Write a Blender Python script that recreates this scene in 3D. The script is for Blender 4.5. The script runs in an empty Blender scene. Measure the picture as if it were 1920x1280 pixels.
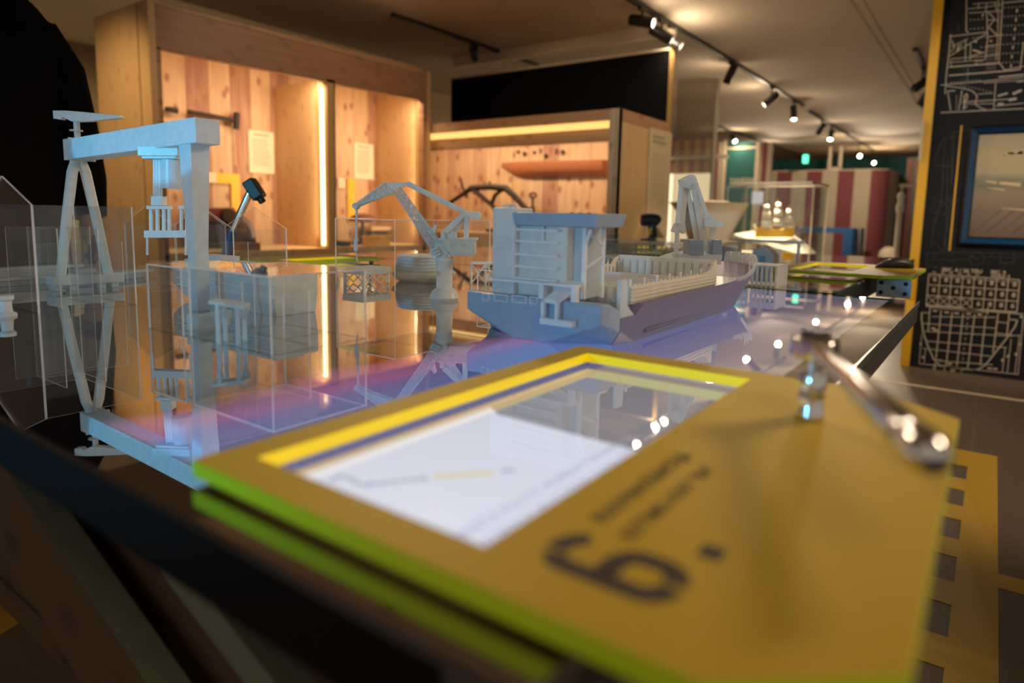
import bpy, bmesh, math, random
from mathutils import Vector, Matrix
random.seed(7)
SC = bpy.context.scene
COL = SC.collection

# ------------------------------------------------------------------ camera model
F, CX, CY = 1241.0, 960.0, 556.0
PITCH, YAW, ROLL = 0.12325, 0.62615, 0.020217
FW = Vector((math.cos(YAW)*math.cos(PITCH), math.sin(YAW)*math.cos(PITCH), -math.sin(PITCH)))
_r = Vector((math.sin(YAW), -math.cos(YAW), 0))
_u = _r.cross(FW)
RT = _r*math.cos(ROLL) + _u*math.sin(ROLL)
UP = RT.cross(FW)
CAM = Vector((0, 0, 1.0))
def ray(u, v): return FW*F + RT*(u-CX) - UP*(v-CY)
def onz(u, v, z):
    d = ray(u, v); return CAM + d*((z-CAM.z)/d.z)
def onx(u, v, x):
    d = ray(u, v); return CAM + d*(x/d.x)
def ony(u, v, y):
    d = ray(u, v); return CAM + d*(y/d.y)
def atd(u, v, D):
    d = ray(u, v); return CAM + d*(D/d.dot(FW))
NH = Vector((FW.x, FW.y, 0)).normalized()      # horizontal view direction
SH = Vector((NH.y, -NH.x, 0))                  # horizontal, across the view
def pk(u, v, P):                               # on the upright plane through P that faces the camera
    d = ray(u, v); t = (P[0]*NH.x + P[1]*NH.y)/(d.x*NH.x + d.y*NH.y)
    return CAM + d*t

# ------------------------------------------------------------------ materials
def nodes_of(name):
    m = bpy.data.materials.new(name); m.use_nodes = True
    nt = m.node_tree; nt.nodes.clear()
    out = nt.nodes.new('ShaderNodeOutputMaterial')
    return m, nt, out
def N(nt, t, **kw):
    n = nt.nodes.new(t)
    for k, v in kw.items():
        if k in n.inputs.keys(): n.inputs[k].default_value = v
        else: setattr(n, k, v)
    return n
def L(nt, a, b): nt.links.new(a, b)
def col4(c): return (c[0], c[1], c[2], 1.0)
def pbr(name, base, rough=0.5, metal=0.0, var=0.08, scale=40.0, bump=0.0, spec=0.5, emit=None, es=0.0, coat=0.0):
    m, nt, out = nodes_of(name)
    b = N(nt, 'ShaderNodeBsdfPrincipled')
    b.inputs['Roughness'].default_value = rough
    b.inputs['Metallic'].default_value = metal
    b.inputs['Specular IOR Level'].default_value = spec
    b.inputs['Coat Weight'].default_value = coat
    tc = N(nt, 'ShaderNodeTexCoord')
    nz = N(nt, 'ShaderNodeTexNoise'); nz.inputs['Scale'].default_value = scale; nz.inputs['Detail'].default_value = 4
    L(nt, tc.outputs['Object'], nz.inputs['Vector'])
    rp = N(nt, 'ShaderNodeMapRange'); rp.inputs['To Min'].default_value = 1-var; rp.inputs['To Max'].default_value = 1+var
    L(nt, nz.outputs['Fac'], rp.inputs['Value'])
    mx = N(nt, 'ShaderNodeMix', data_type='RGBA', blend_type='MULTIPLY'); mx.inputs[0].default_value = 1.0
    mx.inputs[6].default_value = col4(base)
    L(nt, rp.outputs['Result'], mx.inputs[7])
    L(nt, mx.outputs[2], b.inputs['Base Color'])
    if bump:
        bp = N(nt, 'ShaderNodeBump'); bp.inputs['Strength'].default_value = bump; bp.inputs['Distance'].default_value = 0.002
        L(nt, nz.outputs['Fac'], bp.inputs['Height']); L(nt, bp.outputs['Normal'], b.inputs['Normal'])
    if emit:
        b.inputs['Emission Color'].default_value = col4(emit); b.inputs['Emission Strength'].default_value = es
    L(nt, b.outputs[0], out.inputs[0])
    return m
def emitter(name, c, s):
    m, nt, out = nodes_of(name)
    e = N(nt, 'ShaderNodeEmission'); e.inputs[0].default_value = col4(c); e.inputs[1].default_value = s
    L(nt, e.outputs[0], out.inputs[0]); return m
def wood(name, across, along, width=0.14, light=(0.62,0.40,0.21), dark=(0.36,0.19,0.10), rough=0.55, seed=0.0, contrast=1.0):
    """Planks side by side along axis `across` (0,1,2), grain along `along`."""
    m, nt, out = nodes_of(name)
    b = N(nt, 'ShaderNodeBsdfPrincipled'); b.inputs['Roughness'].default_value = rough
    g = N(nt, 'ShaderNodeNewGeometry'); sep = N(nt, 'ShaderNodeSeparateXYZ'); L(nt, g.outputs['Position'], sep.inputs[0])
    ax = sep.outputs[across]; al = sep.outputs[along]; third = sep.outputs[3-across-along]
    dv = N(nt, 'ShaderNodeMath', operation='DIVIDE'); L(nt, ax, dv.inputs[0]); dv.inputs[1].default_value = width
    ad = N(nt, 'ShaderNodeMath', operation='ADD'); L(nt, dv.outputs[0], ad.inputs[0]); ad.inputs[1].default_value = seed
    fl = N(nt, 'ShaderNodeMath', operation='FLOOR'); L(nt, ad.outputs[0], fl.inputs[0])
    wn = N(nt, 'ShaderNodeTexWhiteNoise', noise_dimensions='1D'); L(nt, fl.outputs[0], wn.inputs['W'])
    # grain
    cb = N(nt, 'ShaderNodeCombineXYZ')
    m1 = N(nt, 'ShaderNodeMath', operation='MULTIPLY'); L(nt, ax, m1.inputs[0]); m1.inputs[1].default_value = 14
    m2 = N(nt, 'ShaderNodeMath', operation='MULTIPLY'); L(nt, al, m2.inputs[0]); m2.inputs[1].default_value = 1.1
    m3 = N(nt, 'ShaderNodeMath', operation='MULTIPLY'); L(nt, third, m3.inputs[0]); m3.inputs[1].default_value = 14
    w10 = N(nt, 'ShaderNodeMath', operation='MULTIPLY'); L(nt, wn.outputs['Value'], w10.inputs[0]); w10.inputs[1].default_value = 37
    a2 = N(nt, 'ShaderNodeMath', operation='ADD'); L(nt, m2.outputs[0], a2.inputs[0]); L(nt, w10.outputs[0], a2.inputs[1])
    L(nt, m1.outputs[0], cb.inputs[0]); L(nt, a2.outputs[0], cb.inputs[1]); L(nt, m3.outputs[0], cb.inputs[2])
    nz = N(nt, 'ShaderNodeTexNoise'); nz.inputs['Scale'].default_value = 1.6; nz.inputs['Detail'].default_value = 6; nz.inputs['Distortion'].default_value = 1.2
    L(nt, cb.outputs[0], nz.inputs['Vector'])
    # knots
    cb2 = N(nt, 'ShaderNodeCombineXYZ')
    k1 = N(nt, 'ShaderNodeMath', operation='MULTIPLY'); L(nt, ax, k1.inputs[0]); k1.inputs[1].default_value = 7
    k2 = N(nt, 'ShaderNodeMath', operation='MULTIPLY'); L(nt, al, k2.inputs[0]); k2.inputs[1].default_value = 4
    L(nt, k1.outputs[0], cb2.inputs[0]); L(nt, k2.outputs[0], cb2.inputs[1])
    vo = N(nt, 'ShaderNodeTexVoronoi', voronoi_dimensions='2D'); vo.inputs['Scale'].default_value = 1.0; L(nt, cb2.outputs[0], vo.inputs['Vector'])
    kr = N(nt, 'ShaderNodeMapRange'); L(nt, vo.outputs['Distance'], kr.inputs['Value'])
    kr.inputs['From Min'].default_value = 0.05; kr.inputs['From Max'].default_value = 0.17; kr.inputs['To Min'].default_value = 0.75*contrast; kr.inputs['To Max'].default_value = 0.0
    # factor dark = plank random + grain + knot
    pr = N(nt, 'ShaderNodeMapRange'); L(nt, wn.outputs['Value'], pr.inputs['Value'])
    pr.inputs['From Min'].default_value = 0.45; pr.inputs['From Max'].default_value = 0.9; pr.inputs['To Min'].default_value = 0.0; pr.inputs['To Max'].default_value = 0.55*contrast
    gr = N(nt, 'ShaderNodeMapRange'); L(nt, nz.outputs['Fac'], gr.inputs['Value'])
    gr.inputs['From Min'].default_value = 0.35; gr.inputs['From Max'].default_value = 0.7; gr.inputs['To Min'].default_value = 0.0; gr.inputs['To Max'].default_value = 0.35*contrast
    s1 = N(nt, 'ShaderNodeMath', operation='ADD'); L(nt, pr.outputs[0], s1.inputs[0]); L(nt, gr.outputs[0], s1.inputs[1])
    s2 = N(nt, 'ShaderNodeMath', operation='ADD', use_clamp=True); L(nt, s1.outputs[0], s2.inputs[0]); L(nt, kr.outputs[0], s2.inputs[1])
    mx = N(nt, 'ShaderNodeMix', data_type='RGBA'); L(nt, s2.outputs[0], mx.inputs[0]); mx.inputs[6].default_value = col4(light); mx.inputs[7].default_value = col4(dark)
    # seams
    fr = N(nt, 'ShaderNodeMath', operation='FRACT'); L(nt, ad.outputs[0], fr.inputs[0])
    sm = N(nt, 'ShaderNodeMath', operation='LESS_THAN'); L(nt, fr.outputs[0], sm.inputs[0]); sm.inputs[1].default_value = 0.018
    mx2 = N(nt, 'ShaderNodeMix', data_type='RGBA'); L(nt, sm.outputs[0], mx2.inputs[0]); L(nt, mx.outputs[2], mx2.inputs[6])
    mx2.inputs[7].default_value = col4([c*0.55 for c in dark])
    L(nt, mx2.outputs[2], b.inputs['Base Color'])
    L(nt, b.outputs[0], out.inputs[0])
    return m
def frosted(name, c, trans=0.35, clear=0.10, rough=0.35):
    m, nt, out = nodes_of(name)
    tc = N(nt, 'ShaderNodeTexCoord'); nz = N(nt, 'ShaderNodeTexNoise'); nz.inputs['Scale'].default_value = 60; L(nt, tc.outputs['Object'], nz.inputs['Vector'])
    mr = N(nt, 'ShaderNodeMapRange'); L(nt, nz.outputs['Fac'], mr.inputs['Value']); mr.inputs['To Min'].default_value = 0.85; mr.inputs['To Max'].default_value = 1.12
    mx = N(nt, 'ShaderNodeMix', data_type='RGBA', blend_type='MULTIPLY'); mx.inputs[0].default_value = 1; mx.inputs[6].default_value = col4(c); L(nt, mr.outputs[0], mx.inputs[7])
    d = N(nt, 'ShaderNodeBsdfPrincipled'); d.inputs['Roughness'].default_value = rough; L(nt, mx.outputs[2], d.inputs['Base Color'])
    t = N(nt, 'ShaderNodeBsdfTranslucent'); L(nt, mx.outputs[2], t.inputs['Color'])
    a = N(nt, 'ShaderNodeMixShader'); a.inputs[0].default_value = trans; L(nt, d.outputs[0], a.inputs[1]); L(nt, t.outputs[0], a.inputs[2])
    tr = N(nt, 'ShaderNodeBsdfTransparent'); tr.inputs[0].default_value = (0.95,0.97,1,1)
    bb = N(nt, 'ShaderNodeMixShader'); bb.inputs[0].default_value = clear; L(nt, a.outputs[0], bb.inputs[1]); L(nt, tr.outputs[0], bb.inputs[2])
    L(nt, bb.outputs[0], out.inputs[0]); return m
def schlick(nt, f0):
    lw = N(nt, 'ShaderNodeLayerWeight'); lw.inputs[0].default_value = 0.5
    p = N(nt, 'ShaderNodeMath', operation='POWER'); L(nt, lw.outputs['Facing'], p.inputs[0]); p.inputs[1].default_value = 5.0
    m = N(nt, 'ShaderNodeMath', operation='MULTIPLY_ADD'); L(nt, p.outputs[0], m.inputs[0]); m.inputs[1].default_value = 1-f0; m.inputs[2].default_value = f0
    return m.outputs[0]
def clear_sheet(name, tint=(0.97,0.985,0.99), ior=1.45, haze=0.02, hazec=(0.7,0.75,0.8)):
    m, nt, out = nodes_of(name)
    tr = N(nt, 'ShaderNodeBsdfTransparent'); tr.inputs[0].default_value = col4(tint)
    gl = N(nt, 'ShaderNodeBsdfGlossy'); gl.inputs['Roughness'].default_value = 0.02; gl.inputs[0].default_value = (1,1,1,1)
    a = N(nt, 'ShaderNodeMixShader'); L(nt, schlick(nt, ((ior-1)/(ior+1))**2), a.inputs[0]); L(nt, tr.outputs[0], a.inputs[1]); L(nt, gl.outputs[0], a.inputs[2])
    df = N(nt, 'ShaderNodeBsdfDiffuse'); df.inputs[0].default_value = col4(hazec)
    b = N(nt, 'ShaderNodeMixShader'); b.inputs[0].default_value = haze; L(nt, a.outputs[0], b.inputs[1]); L(nt, df.outputs[0], b.inputs[2])
    L(nt, b.outputs[0], out.inputs[0]); return m
def gloss_over(name, build, ior=2.0, rough=0.02, tint=(1,1,1)):
    """glass over something: Fresnel mix of an inner shader and a mirror reflection"""
    m, nt, out = nodes_of(name)
    inner = build(nt)
    gl = N(nt, 'ShaderNodeBsdfGlossy'); gl.inputs['Roughness'].default_value = rough; gl.inputs[0].default_value = col4(tint)
    a = N(nt, 'ShaderNodeMixShader'); L(nt, schlick(nt, ((ior-1)/(ior+1))**2), a.inputs[0]); L(nt, inner, a.inputs[1]); L(nt, gl.outputs[0], a.inputs[2])
    L(nt, a.outputs[0], out.inputs[0]); return m

M = {}
M['yellow'] = pbr('yellow_board', (0.52,0.36,0.026), 0.55, var=0.05, scale=300, bump=0.05, spec=0.2)
M['yellow_edge'] = pbr('yellow_cut_edge', (0.55,0.76,0.012), 0.35, var=0.03)
M['yellow_glow'] = pbr('screen_lit_fluorescent_edge', (0.92,0.72,0.012), 0.35, var=0.03, emit=(1.0,0.72,0.0), es=0.30)  # emission stands in for screen light caught by the inner edges
M['yellow_tape'] = pbr('yellow_floor_tape', (0.50,0.31,0.02), 0.5, var=0.06, scale=30)
M['yellow_paint'] = pbr('yellow_paint', (0.80,0.45,0.02), 0.5, var=0.05)
M['print'] = pbr('dark_print', (0.028,0.016,0.012), 0.6, var=0.1)
M['black'] = pbr('black_paint', (0.012,0.012,0.014), 0.5, var=0.15)
M['black_board'] = pbr('black_board', (0.0045,0.0045,0.0055), 0.9, var=0.15, scale=15, spec=0.1)
M['slate_board'] = pbr('slate_board', (0.014,0.016,0.020), 0.7, var=0.2, scale=4, spec=0.2)
M['tan_edge'] = pbr('tan_edge', (0.34,0.20,0.06), 0.6)
M['frame_metal'] = pbr('dark_grey_frame', (0.05,0.048,0.046), 0.45, var=0.1)
M['black_metal'] = pbr('black_lamp_metal', (0.012,0.011,0.010), 0.4, metal=0.0, var=0.1)
M['iron'] = pbr('dark_iron', (0.035,0.022,0.016), 0.5, metal=0.4, var=0.25)
M['chrome'] = pbr('chrome', (0.78,0.78,0.80), 0.12, metal=1.0, var=0.03)
M['steel'] = pbr('brushed_steel', (0.55,0.55,0.56), 0.3, metal=1.0, var=0.06)
M['white_line'] = pbr('pale_print', (0.55,0.50,0.42), 0.7, var=0.08)
M['faint_line'] = pbr('faint_print', (0.060,0.062,0.066), 0.7, var=0.1)
M['paper'] = pbr('paper', (0.72,0.62,0.46), 0.8, var=0.03)
M['paper_ink'] = pbr('paper_ink', (0.34,0.28,0.20), 0.8)
M['poster'] = pbr('cream_poster', (0.55,0.45,0.30), 0.8, var=0.03)
M['blue_frame'] = pbr('glossy_blue_frame', (0.002,0.045,0.13), 0.15, var=0.1, coat=0.6)
M['shaded_frame'] = pbr('shaded_frame', (0.005,0.005,0.006), 0.8, spec=0.15)
M['black_gloss'] = pbr('black_gloss', (0.004,0.005,0.008), 0.2)
M['blue'] = pbr('blue_paint', (0.01,0.09,0.28), 0.4)
M['blue_plate'] = pbr('light_blue_plate', (0.42,0.68,0.88), 0.4)
M['blue_grey'] = pbr('blue_grey_paint', (0.16,0.16,0.20), 0.5)
M['ceiling'] = pbr('ceiling_plaster', (0.50,0.41,0.32), 0.9, var=0.04, scale=3)
M['wall_cream'] = pbr('cream_wall', (0.50,0.38,0.22), 0.85, var=0.04, scale=3)
M['teal'] = pbr('teal_wall', (0.008,0.11,0.10), 0.7, var=0.06, scale=3)
M['grey_tool'] = pbr('dark_grey_plastic', (0.035,0.037,0.042), 0.45)
M['cream'] = pbr('cream_plaster', (0.62,0.52,0.38), 0.6, var=0.03)
M['white_board'] = pbr('white_board', (0.80,0.74,0.62), 0.6, var=0.02)
M['red_brown'] = pbr('red_brown_paint', (0.20,0.05,0.035), 0.5, var=0.15)
M['dark_wood'] = pbr('dark_varnished_wood', (0.10,0.045,0.022), 0.4, var=0.25, scale=12)
M['pine'] = wood('pine_planks_on_y_face', 0, 2, width=0.17, light=(0.60,0.40,0.23), dark=(0.30,0.125,0.075), contrast=1.25)
M['pine_x'] = wood('pine_planks_on_x_face', 1, 2, width=0.16, light=(0.62,0.43,0.25), dark=(0.30,0.125,0.08), seed=5.37, contrast=1.25)
M['pine_beam_x'] = wood('pine_beam_along_x', 2, 0, width=0.32, light=(0.44,0.25,0.13), dark=(0.27,0.13,0.065), seed=0.2)
M['pine_beam_y'] = wood('pine_beam_along_y', 2, 1, width=0.32, light=(0.42,0.26,0.14), dark=(0.27,0.14,0.07), seed=0.2)
M['ply_x'] = wood('plywood_on_x_face', 1, 2, width=0.9, light=(0.58,0.37,0.18), dark=(0.42,0.25,0.11), seed=0.31, contrast=0.7)
M['ply_y'] = wood('plywood_on_y_face', 0, 2, width=0.5, light=(0.62,0.42,0.2), dark=(0.46,0.28,0.13), seed=0.11, contrast=0.6)
M['grey_wood'] = wood('greyish_post_wood', 1, 2, width=0.3, light=(0.50,0.40,0.27), dark=(0.30,0.22,0.14), seed=0.4)
M['leg_wood'] = wood('trestle_wood', 2, 1, width=0.5, light=(0.12,0.07,0.04), dark=(0.065,0.035,0.022), seed=0.3)
M['leg_edge'] = pbr('trestle_edge', (0.20,0.22,0.16), 0.7, var=0.2)
M['hull_wood'] = pbr('half_hull_wood', (0.40,0.15,0.07), 0.45, var=0.15, scale=20)
M['led'] = emitter('warm_led', (1.0,0.66,0.27), 9.0)
M['lamp_on'] = emitter('lamp_lens', (1.0,0.86,0.62), 28.0)
M['lamp_off'] = pbr('lamp_lens_dark', (0.02,0.02,0.02), 0.2)
M['exit_on'] = emitter('green_exit', (0.10,0.9,0.42), 3.0)
M['shelf_glow'] = emitter('lit_white_diffuser', (1.0,0.80,0.50), 1.5)
M['resin'] = frosted('frosted_resin', (0.82,0.84,0.84), clear=0.16)
M['resin_blue'] = frosted('bluish_frosted_resin', (0.72,0.80,0.86), clear=0.2)
M['resin_thin'] = frosted('thin_frosted_resin', (0.74,0.76,0.77), clear=0.45)
M['resin_cream'] = frosted('cream_resin', (0.86,0.82,0.72), clear=0.03)
M['resin_hull'] = frosted('violet_grey_resin', (0.21,0.20,0.31), trans=0.2, clear=0.03)
M['resin_stern'] = frosted('slate_blue_resin', (0.38,0.49,0.64), trans=0.25, clear=0.06)
M['resin_white'] = frosted('white_resin', (0.90,0.92,0.94), clear=0.05)
M['acrylic'] = clear_sheet('clear_acrylic', haze=0.004)
M['acrylic_edge'] = frosted('acrylic_cut_edge', (0.95,0.95,1.0), trans=0.45, clear=0.12)
M['case_glass'] = clear_sheet('showcase_glass', haze=0.004)
M['case_edge'] = frosted('glass_edge', (0.85,0.72,0.50), trans=0.5, clear=0.1)
M['grey_glass'] = clear_sheet('glass_partition', tint=(0.75,0.74,0.70), ior=1.6, haze=0.12, hazec=(0.6,0.5,0.38))
M['skin'] = pbr('skin', (0.42,0.25,0.18), 0.5, var=0.06)
M['jacket'] = pbr('black_jacket', (0.005,0.005,0.006), 0.95, var=0.2, spec=0.1)
M['trousers'] = pbr('dark_trousers', (0.007,0.007,0.009), 0.95, var=0.2, spec=0.1)
M['hair'] = pbr('dark_hair', (0.02,0.012,0.008), 0.6)

def floor_mat():
    m, nt, out = nodes_of('dark_floor_tiles')
    b = N(nt, 'ShaderNodeBsdfPrincipled'); b.inputs['Roughness'].default_value = 0.38
    g = N(nt, 'ShaderNodeNewGeometry')
    br = N(nt, 'ShaderNodeTexBrick'); br.inputs['Scale'].default_value = 1.0; br.inputs['Mortar Size'].default_value = 0.003
    br.inputs['Brick Width'].default_value = 0.98; br.inputs['Row Height'].default_value = 0.98; br.offset = 0
    br.inputs['Color1'].default_value = (0.125,0.094,0.074,1); br.inputs['Color2'].default_value = (0.115,0.086,0.068,1); br.inputs['Mortar'].default_value = (0.17,0.13,0.10,1)
    L(nt, g.outputs['Position'], br.inputs['Vector']); L(nt, br.outputs['Color'], b.inputs['Base Color'])
    L(nt, b.outputs[0], out.inputs[0]); return m
M['floor'] = floor_mat()

def stripes(name, axis, width, c1, c2, seed=0.0):
    m, nt, out = nodes_of(name)
    b = N(nt, 'ShaderNodeBsdfPrincipled'); b.inputs['Roughness'].default_value = 0.8
    g = N(nt, 'ShaderNodeNewGeometry'); sp = N(nt, 'ShaderNodeSeparateXYZ'); L(nt, g.outputs['Position'], sp.inputs[0])
    d = N(nt, 'ShaderNodeMath', operation='DIVIDE'); L(nt, sp.outputs[axis], d.inputs[0]); d.inputs[1].default_value = width*2
    a = N(nt, 'ShaderNodeMath', operation='ADD'); L(nt, d.outputs[0], a.inputs[0]); a.inputs[1].default_value = seed
    f = N(nt, 'ShaderNodeMath', operation='FRACT'); L(nt, a.outputs[0], f.inputs[0])
    c = N(nt, 'ShaderNodeMath', operation='GREATER_THAN'); L(nt, f.outputs[0], c.inputs[0]); c.inputs[1].default_value = 0.5
    mx = N(nt, 'ShaderNodeMix', data_type='RGBA'); L(nt, c.outputs[0], mx.inputs[0]); mx.inputs[6].default_value = col4(c1); mx.inputs[7].default_value = col4(c2)
    L(nt, mx.outputs[2], b.inputs['Base Color']); L(nt, b.outputs[0], out.inputs[0]); return m
RED, CRM = (0.17,0.04,0.05), (0.40,0.34,0.26)
M['stripe_y'] = stripes('striped_cloth', 1, 0.315, RED, CRM)
M['stripe_x'] = stripes('striped_cloth_side', 0, 0.08, RED, CRM)
M['stripe_fine'] = stripes('fine_striped_cloth', 1, 0.09, RED, CRM)
M['stripe_lit'] = stripes('pink_yellow_cloth', 1, 0.075, (0.45,0.14,0.16), (0.70,0.50,0.18))

def _display(nt, s=1.0):
    g = N(nt, 'ShaderNodeNewGeometry')
    sp = N(nt, 'ShaderNodeSeparateXYZ'); L(nt, g.outputs['Position'], sp.inputs[0])
    nz = N(nt, 'ShaderNodeTexNoise'); nz.inputs['Scale'].default_value = 7; nz.inputs['Detail'].default_value = 4; nz.inputs['Distortion'].default_value = 0.6
    L(nt, g.outputs['Position'], nz.inputs['Vector'])
    # map colours run across the table: near rim beige partly to stand for the ceiling's reflection, then blue water, a pink quay band, then dark
    yy = N(nt, 'ShaderNodeMath', operation='MULTIPLY_ADD'); L(nt, nz.outputs['Fac'], yy.inputs[0]); yy.inputs[1].default_value = 0.10; xs_ = N(nt, 'ShaderNodeMath', operation='MULTIPLY_ADD'); L(nt, sp.outputs[0], xs_.inputs[0]); xs_.inputs[1].default_value = 0.0; L(nt, sp.outputs[1], xs_.inputs[2]); L(nt, xs_.outputs[0], yy.inputs[2])
    mr0 = N(nt, 'ShaderNodeMapRange'); L(nt, yy.outputs[0], mr0.inputs['Value']); mr0.inputs['From Min'].default_value = 0.25; mr0.inputs['From Max'].default_value = 0.95
    cr = N(nt, 'ShaderNodeValToRGB'); L(nt, mr0.outputs[0], cr.inputs[0])
    e = cr.color_ramp.elements
    e[0].position = 0.0; e[0].color = (0.62,0.52,0.48,1)
    e[1].position = 1.0; e[1].color = (0.0,0.0,0.0,1)
    for p, c in ((0.30,(0.20,0.23,0.55,1)), (0.44,(0.16,0.25,0.62,1)), (0.50,(0.20,0.20,0.58,1)), (0.54,(0.46,0.18,0.48,1)), (0.60,(0.36,0.13,0.30,1)), (0.65,(0.0,0.0,0.0,1))):
        x = e.new(p); x.color = c
    def step(sock, lo, hi):
        mr = N(nt, 'ShaderNodeMapRange', interpolation_type='SMOOTHSTEP'); L(nt, sock, mr.inputs['Value'])
        mr.inputs['From Min'].default_value = lo; mr.inputs['From Max'].default_value = hi; return mr.outputs[0]
    a = step(sp.outputs[0], 0.254, 0.257); b = step(sp.outputs[1], 0.20, 0.203)
    c1 = step(sp.outputs[0], 1.905, 1.90)
    mu = N(nt, 'ShaderNodeMath', operation='MULTIPLY'); L(nt, a, mu.inputs[0]); L(nt, b, mu.inputs[1])
    mu2 = N(nt, 'ShaderNodeMath', operation='MULTIPLY'); L(nt, mu.outputs[0], mu2.inputs[0]); L(nt, c1, mu2.inputs[1])
    mu3 = N(nt, 'ShaderNodeMath', operation='MULTIPLY'); L(nt, mu2.outputs[0], mu3.inputs[0]); mu3.inputs[1].default_value = s
    em = N(nt, 'ShaderNodeEmission'); L(nt, cr.outputs[0], em.inputs[0]); L(nt, mu3.outputs[0], em.inputs[1])
    df = N(nt, 'ShaderNodeBsdfDiffuse'); df.inputs[0].default_value = (0.008,0.008,0.01,1)
    ad = N(nt, 'ShaderNodeAddShader'); L(nt, em.outputs[0], ad.inputs[0]); L(nt, df.outputs[0], ad.inputs[1])
    return ad.outputs[0]
M['display'] = gloss_over('display_under_glass', lambda nt: _display(nt, 0.95), ior=6.0, rough=0.012)
def _dark(nt):
    d = N(nt, 'ShaderNodeBsdfDiffuse'); d.inputs[0].default_value = (0.01,0.012,0.016,1); return d.outputs[0]
M['dark_glass'] = gloss_over('dark_table_glass', _dark, ior=5.0, rough=0.02)
def _em(c, s):
    def f(nt):
        e = N(nt, 'ShaderNodeEmission'); e.inputs[0].default_value = col4(c); e.inputs[1].default_value = s; return e.outputs[0]
    return f
M['screen_white'] = gloss_over('lit_white_screen', _em((0.72,0.74,0.85), 1.0), ior=1.7)
M['screen_grey'] = gloss_over('dim_screen_area', _em((0.30,0.28,0.30), 1.0), ior=2.6)
M['screen_ink'] = gloss_over('screen_grey_drawing', _em((0.40,0.40,0.52), 1.0), ior=1.7)
M['screen_yellow'] = gloss_over('screen_yellow_drawing', _em((0.72,0.64,0.36), 1.0), ior=1.7)
def painting_mat():
    m, nt, out = nodes_of('harbour_painting')
    b = N(nt, 'ShaderNodeBsdfPrincipled'); b.inputs['Roughness'].default_value = 0.4
    g = N(nt, 'ShaderNodeNewGeometry'); sp = N(nt, 'ShaderNodeSeparateXYZ'); L(nt, g.outputs['Position'], sp.inputs[0])
    nz = N(nt, 'ShaderNodeTexNoise'); nz.inputs['Scale'].default_value = 9; nz.inputs['Detail'].default_value = 5; L(nt, g.outputs['Position'], nz.inputs['Vector'])
    m1 = N(nt, 'ShaderNodeMath', operation='MULTIPLY_ADD'); L(nt, nz.outputs['Fac'], m1.inputs[0]); m1.inputs[1].default_value = 0.10; L(nt, sp.outputs[2], m1.inputs[2])
    mr = N(nt, 'ShaderNodeMapRange'); L(nt, m1.outputs[0], mr.inputs['Value']); mr.inputs['From Min'].default_value = 0.98; mr.inputs['From Max'].default_value = 1.62
    cr = N(nt, 'ShaderNodeValToRGB'); L(nt, mr.outputs[0], cr.inputs[0]); e = cr.color_ramp.elements
    e[0].position = 0.0; e[0].color = (0.17,0.10,0.06,1); e[1].position = 1.0; e[1].color = (0.46,0.38,0.24,1)
    for p, c in ((0.25,(0.22,0.15,0.09,1)), (0.42,(0.30,0.22,0.13,1)), (0.50,(0.20,0.18,0.10,1)), (0.56,(0.26,0.26,0.15,1)), (0.62,(0.46,0.37,0.21,1)), (0.8,(0.54,0.43,0.24,1))):
        x = e.new(p); x.color = c
    L(nt, cr.outputs[0], b.inputs['Base Color']); L(nt, b.outputs[0], out.inputs[0]); return m
M['painting'] = painting_mat()
M['roof_paint'] = pbr('painted_roofs', (0.66,0.50,0.30), 0.5)
M['cloud_paint'] = pbr('painted_cloud', (0.58,0.48,0.29), 0.5)
M['street_paint'] = pbr('painted_streets', (0.12,0.085,0.06), 0.5)

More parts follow.
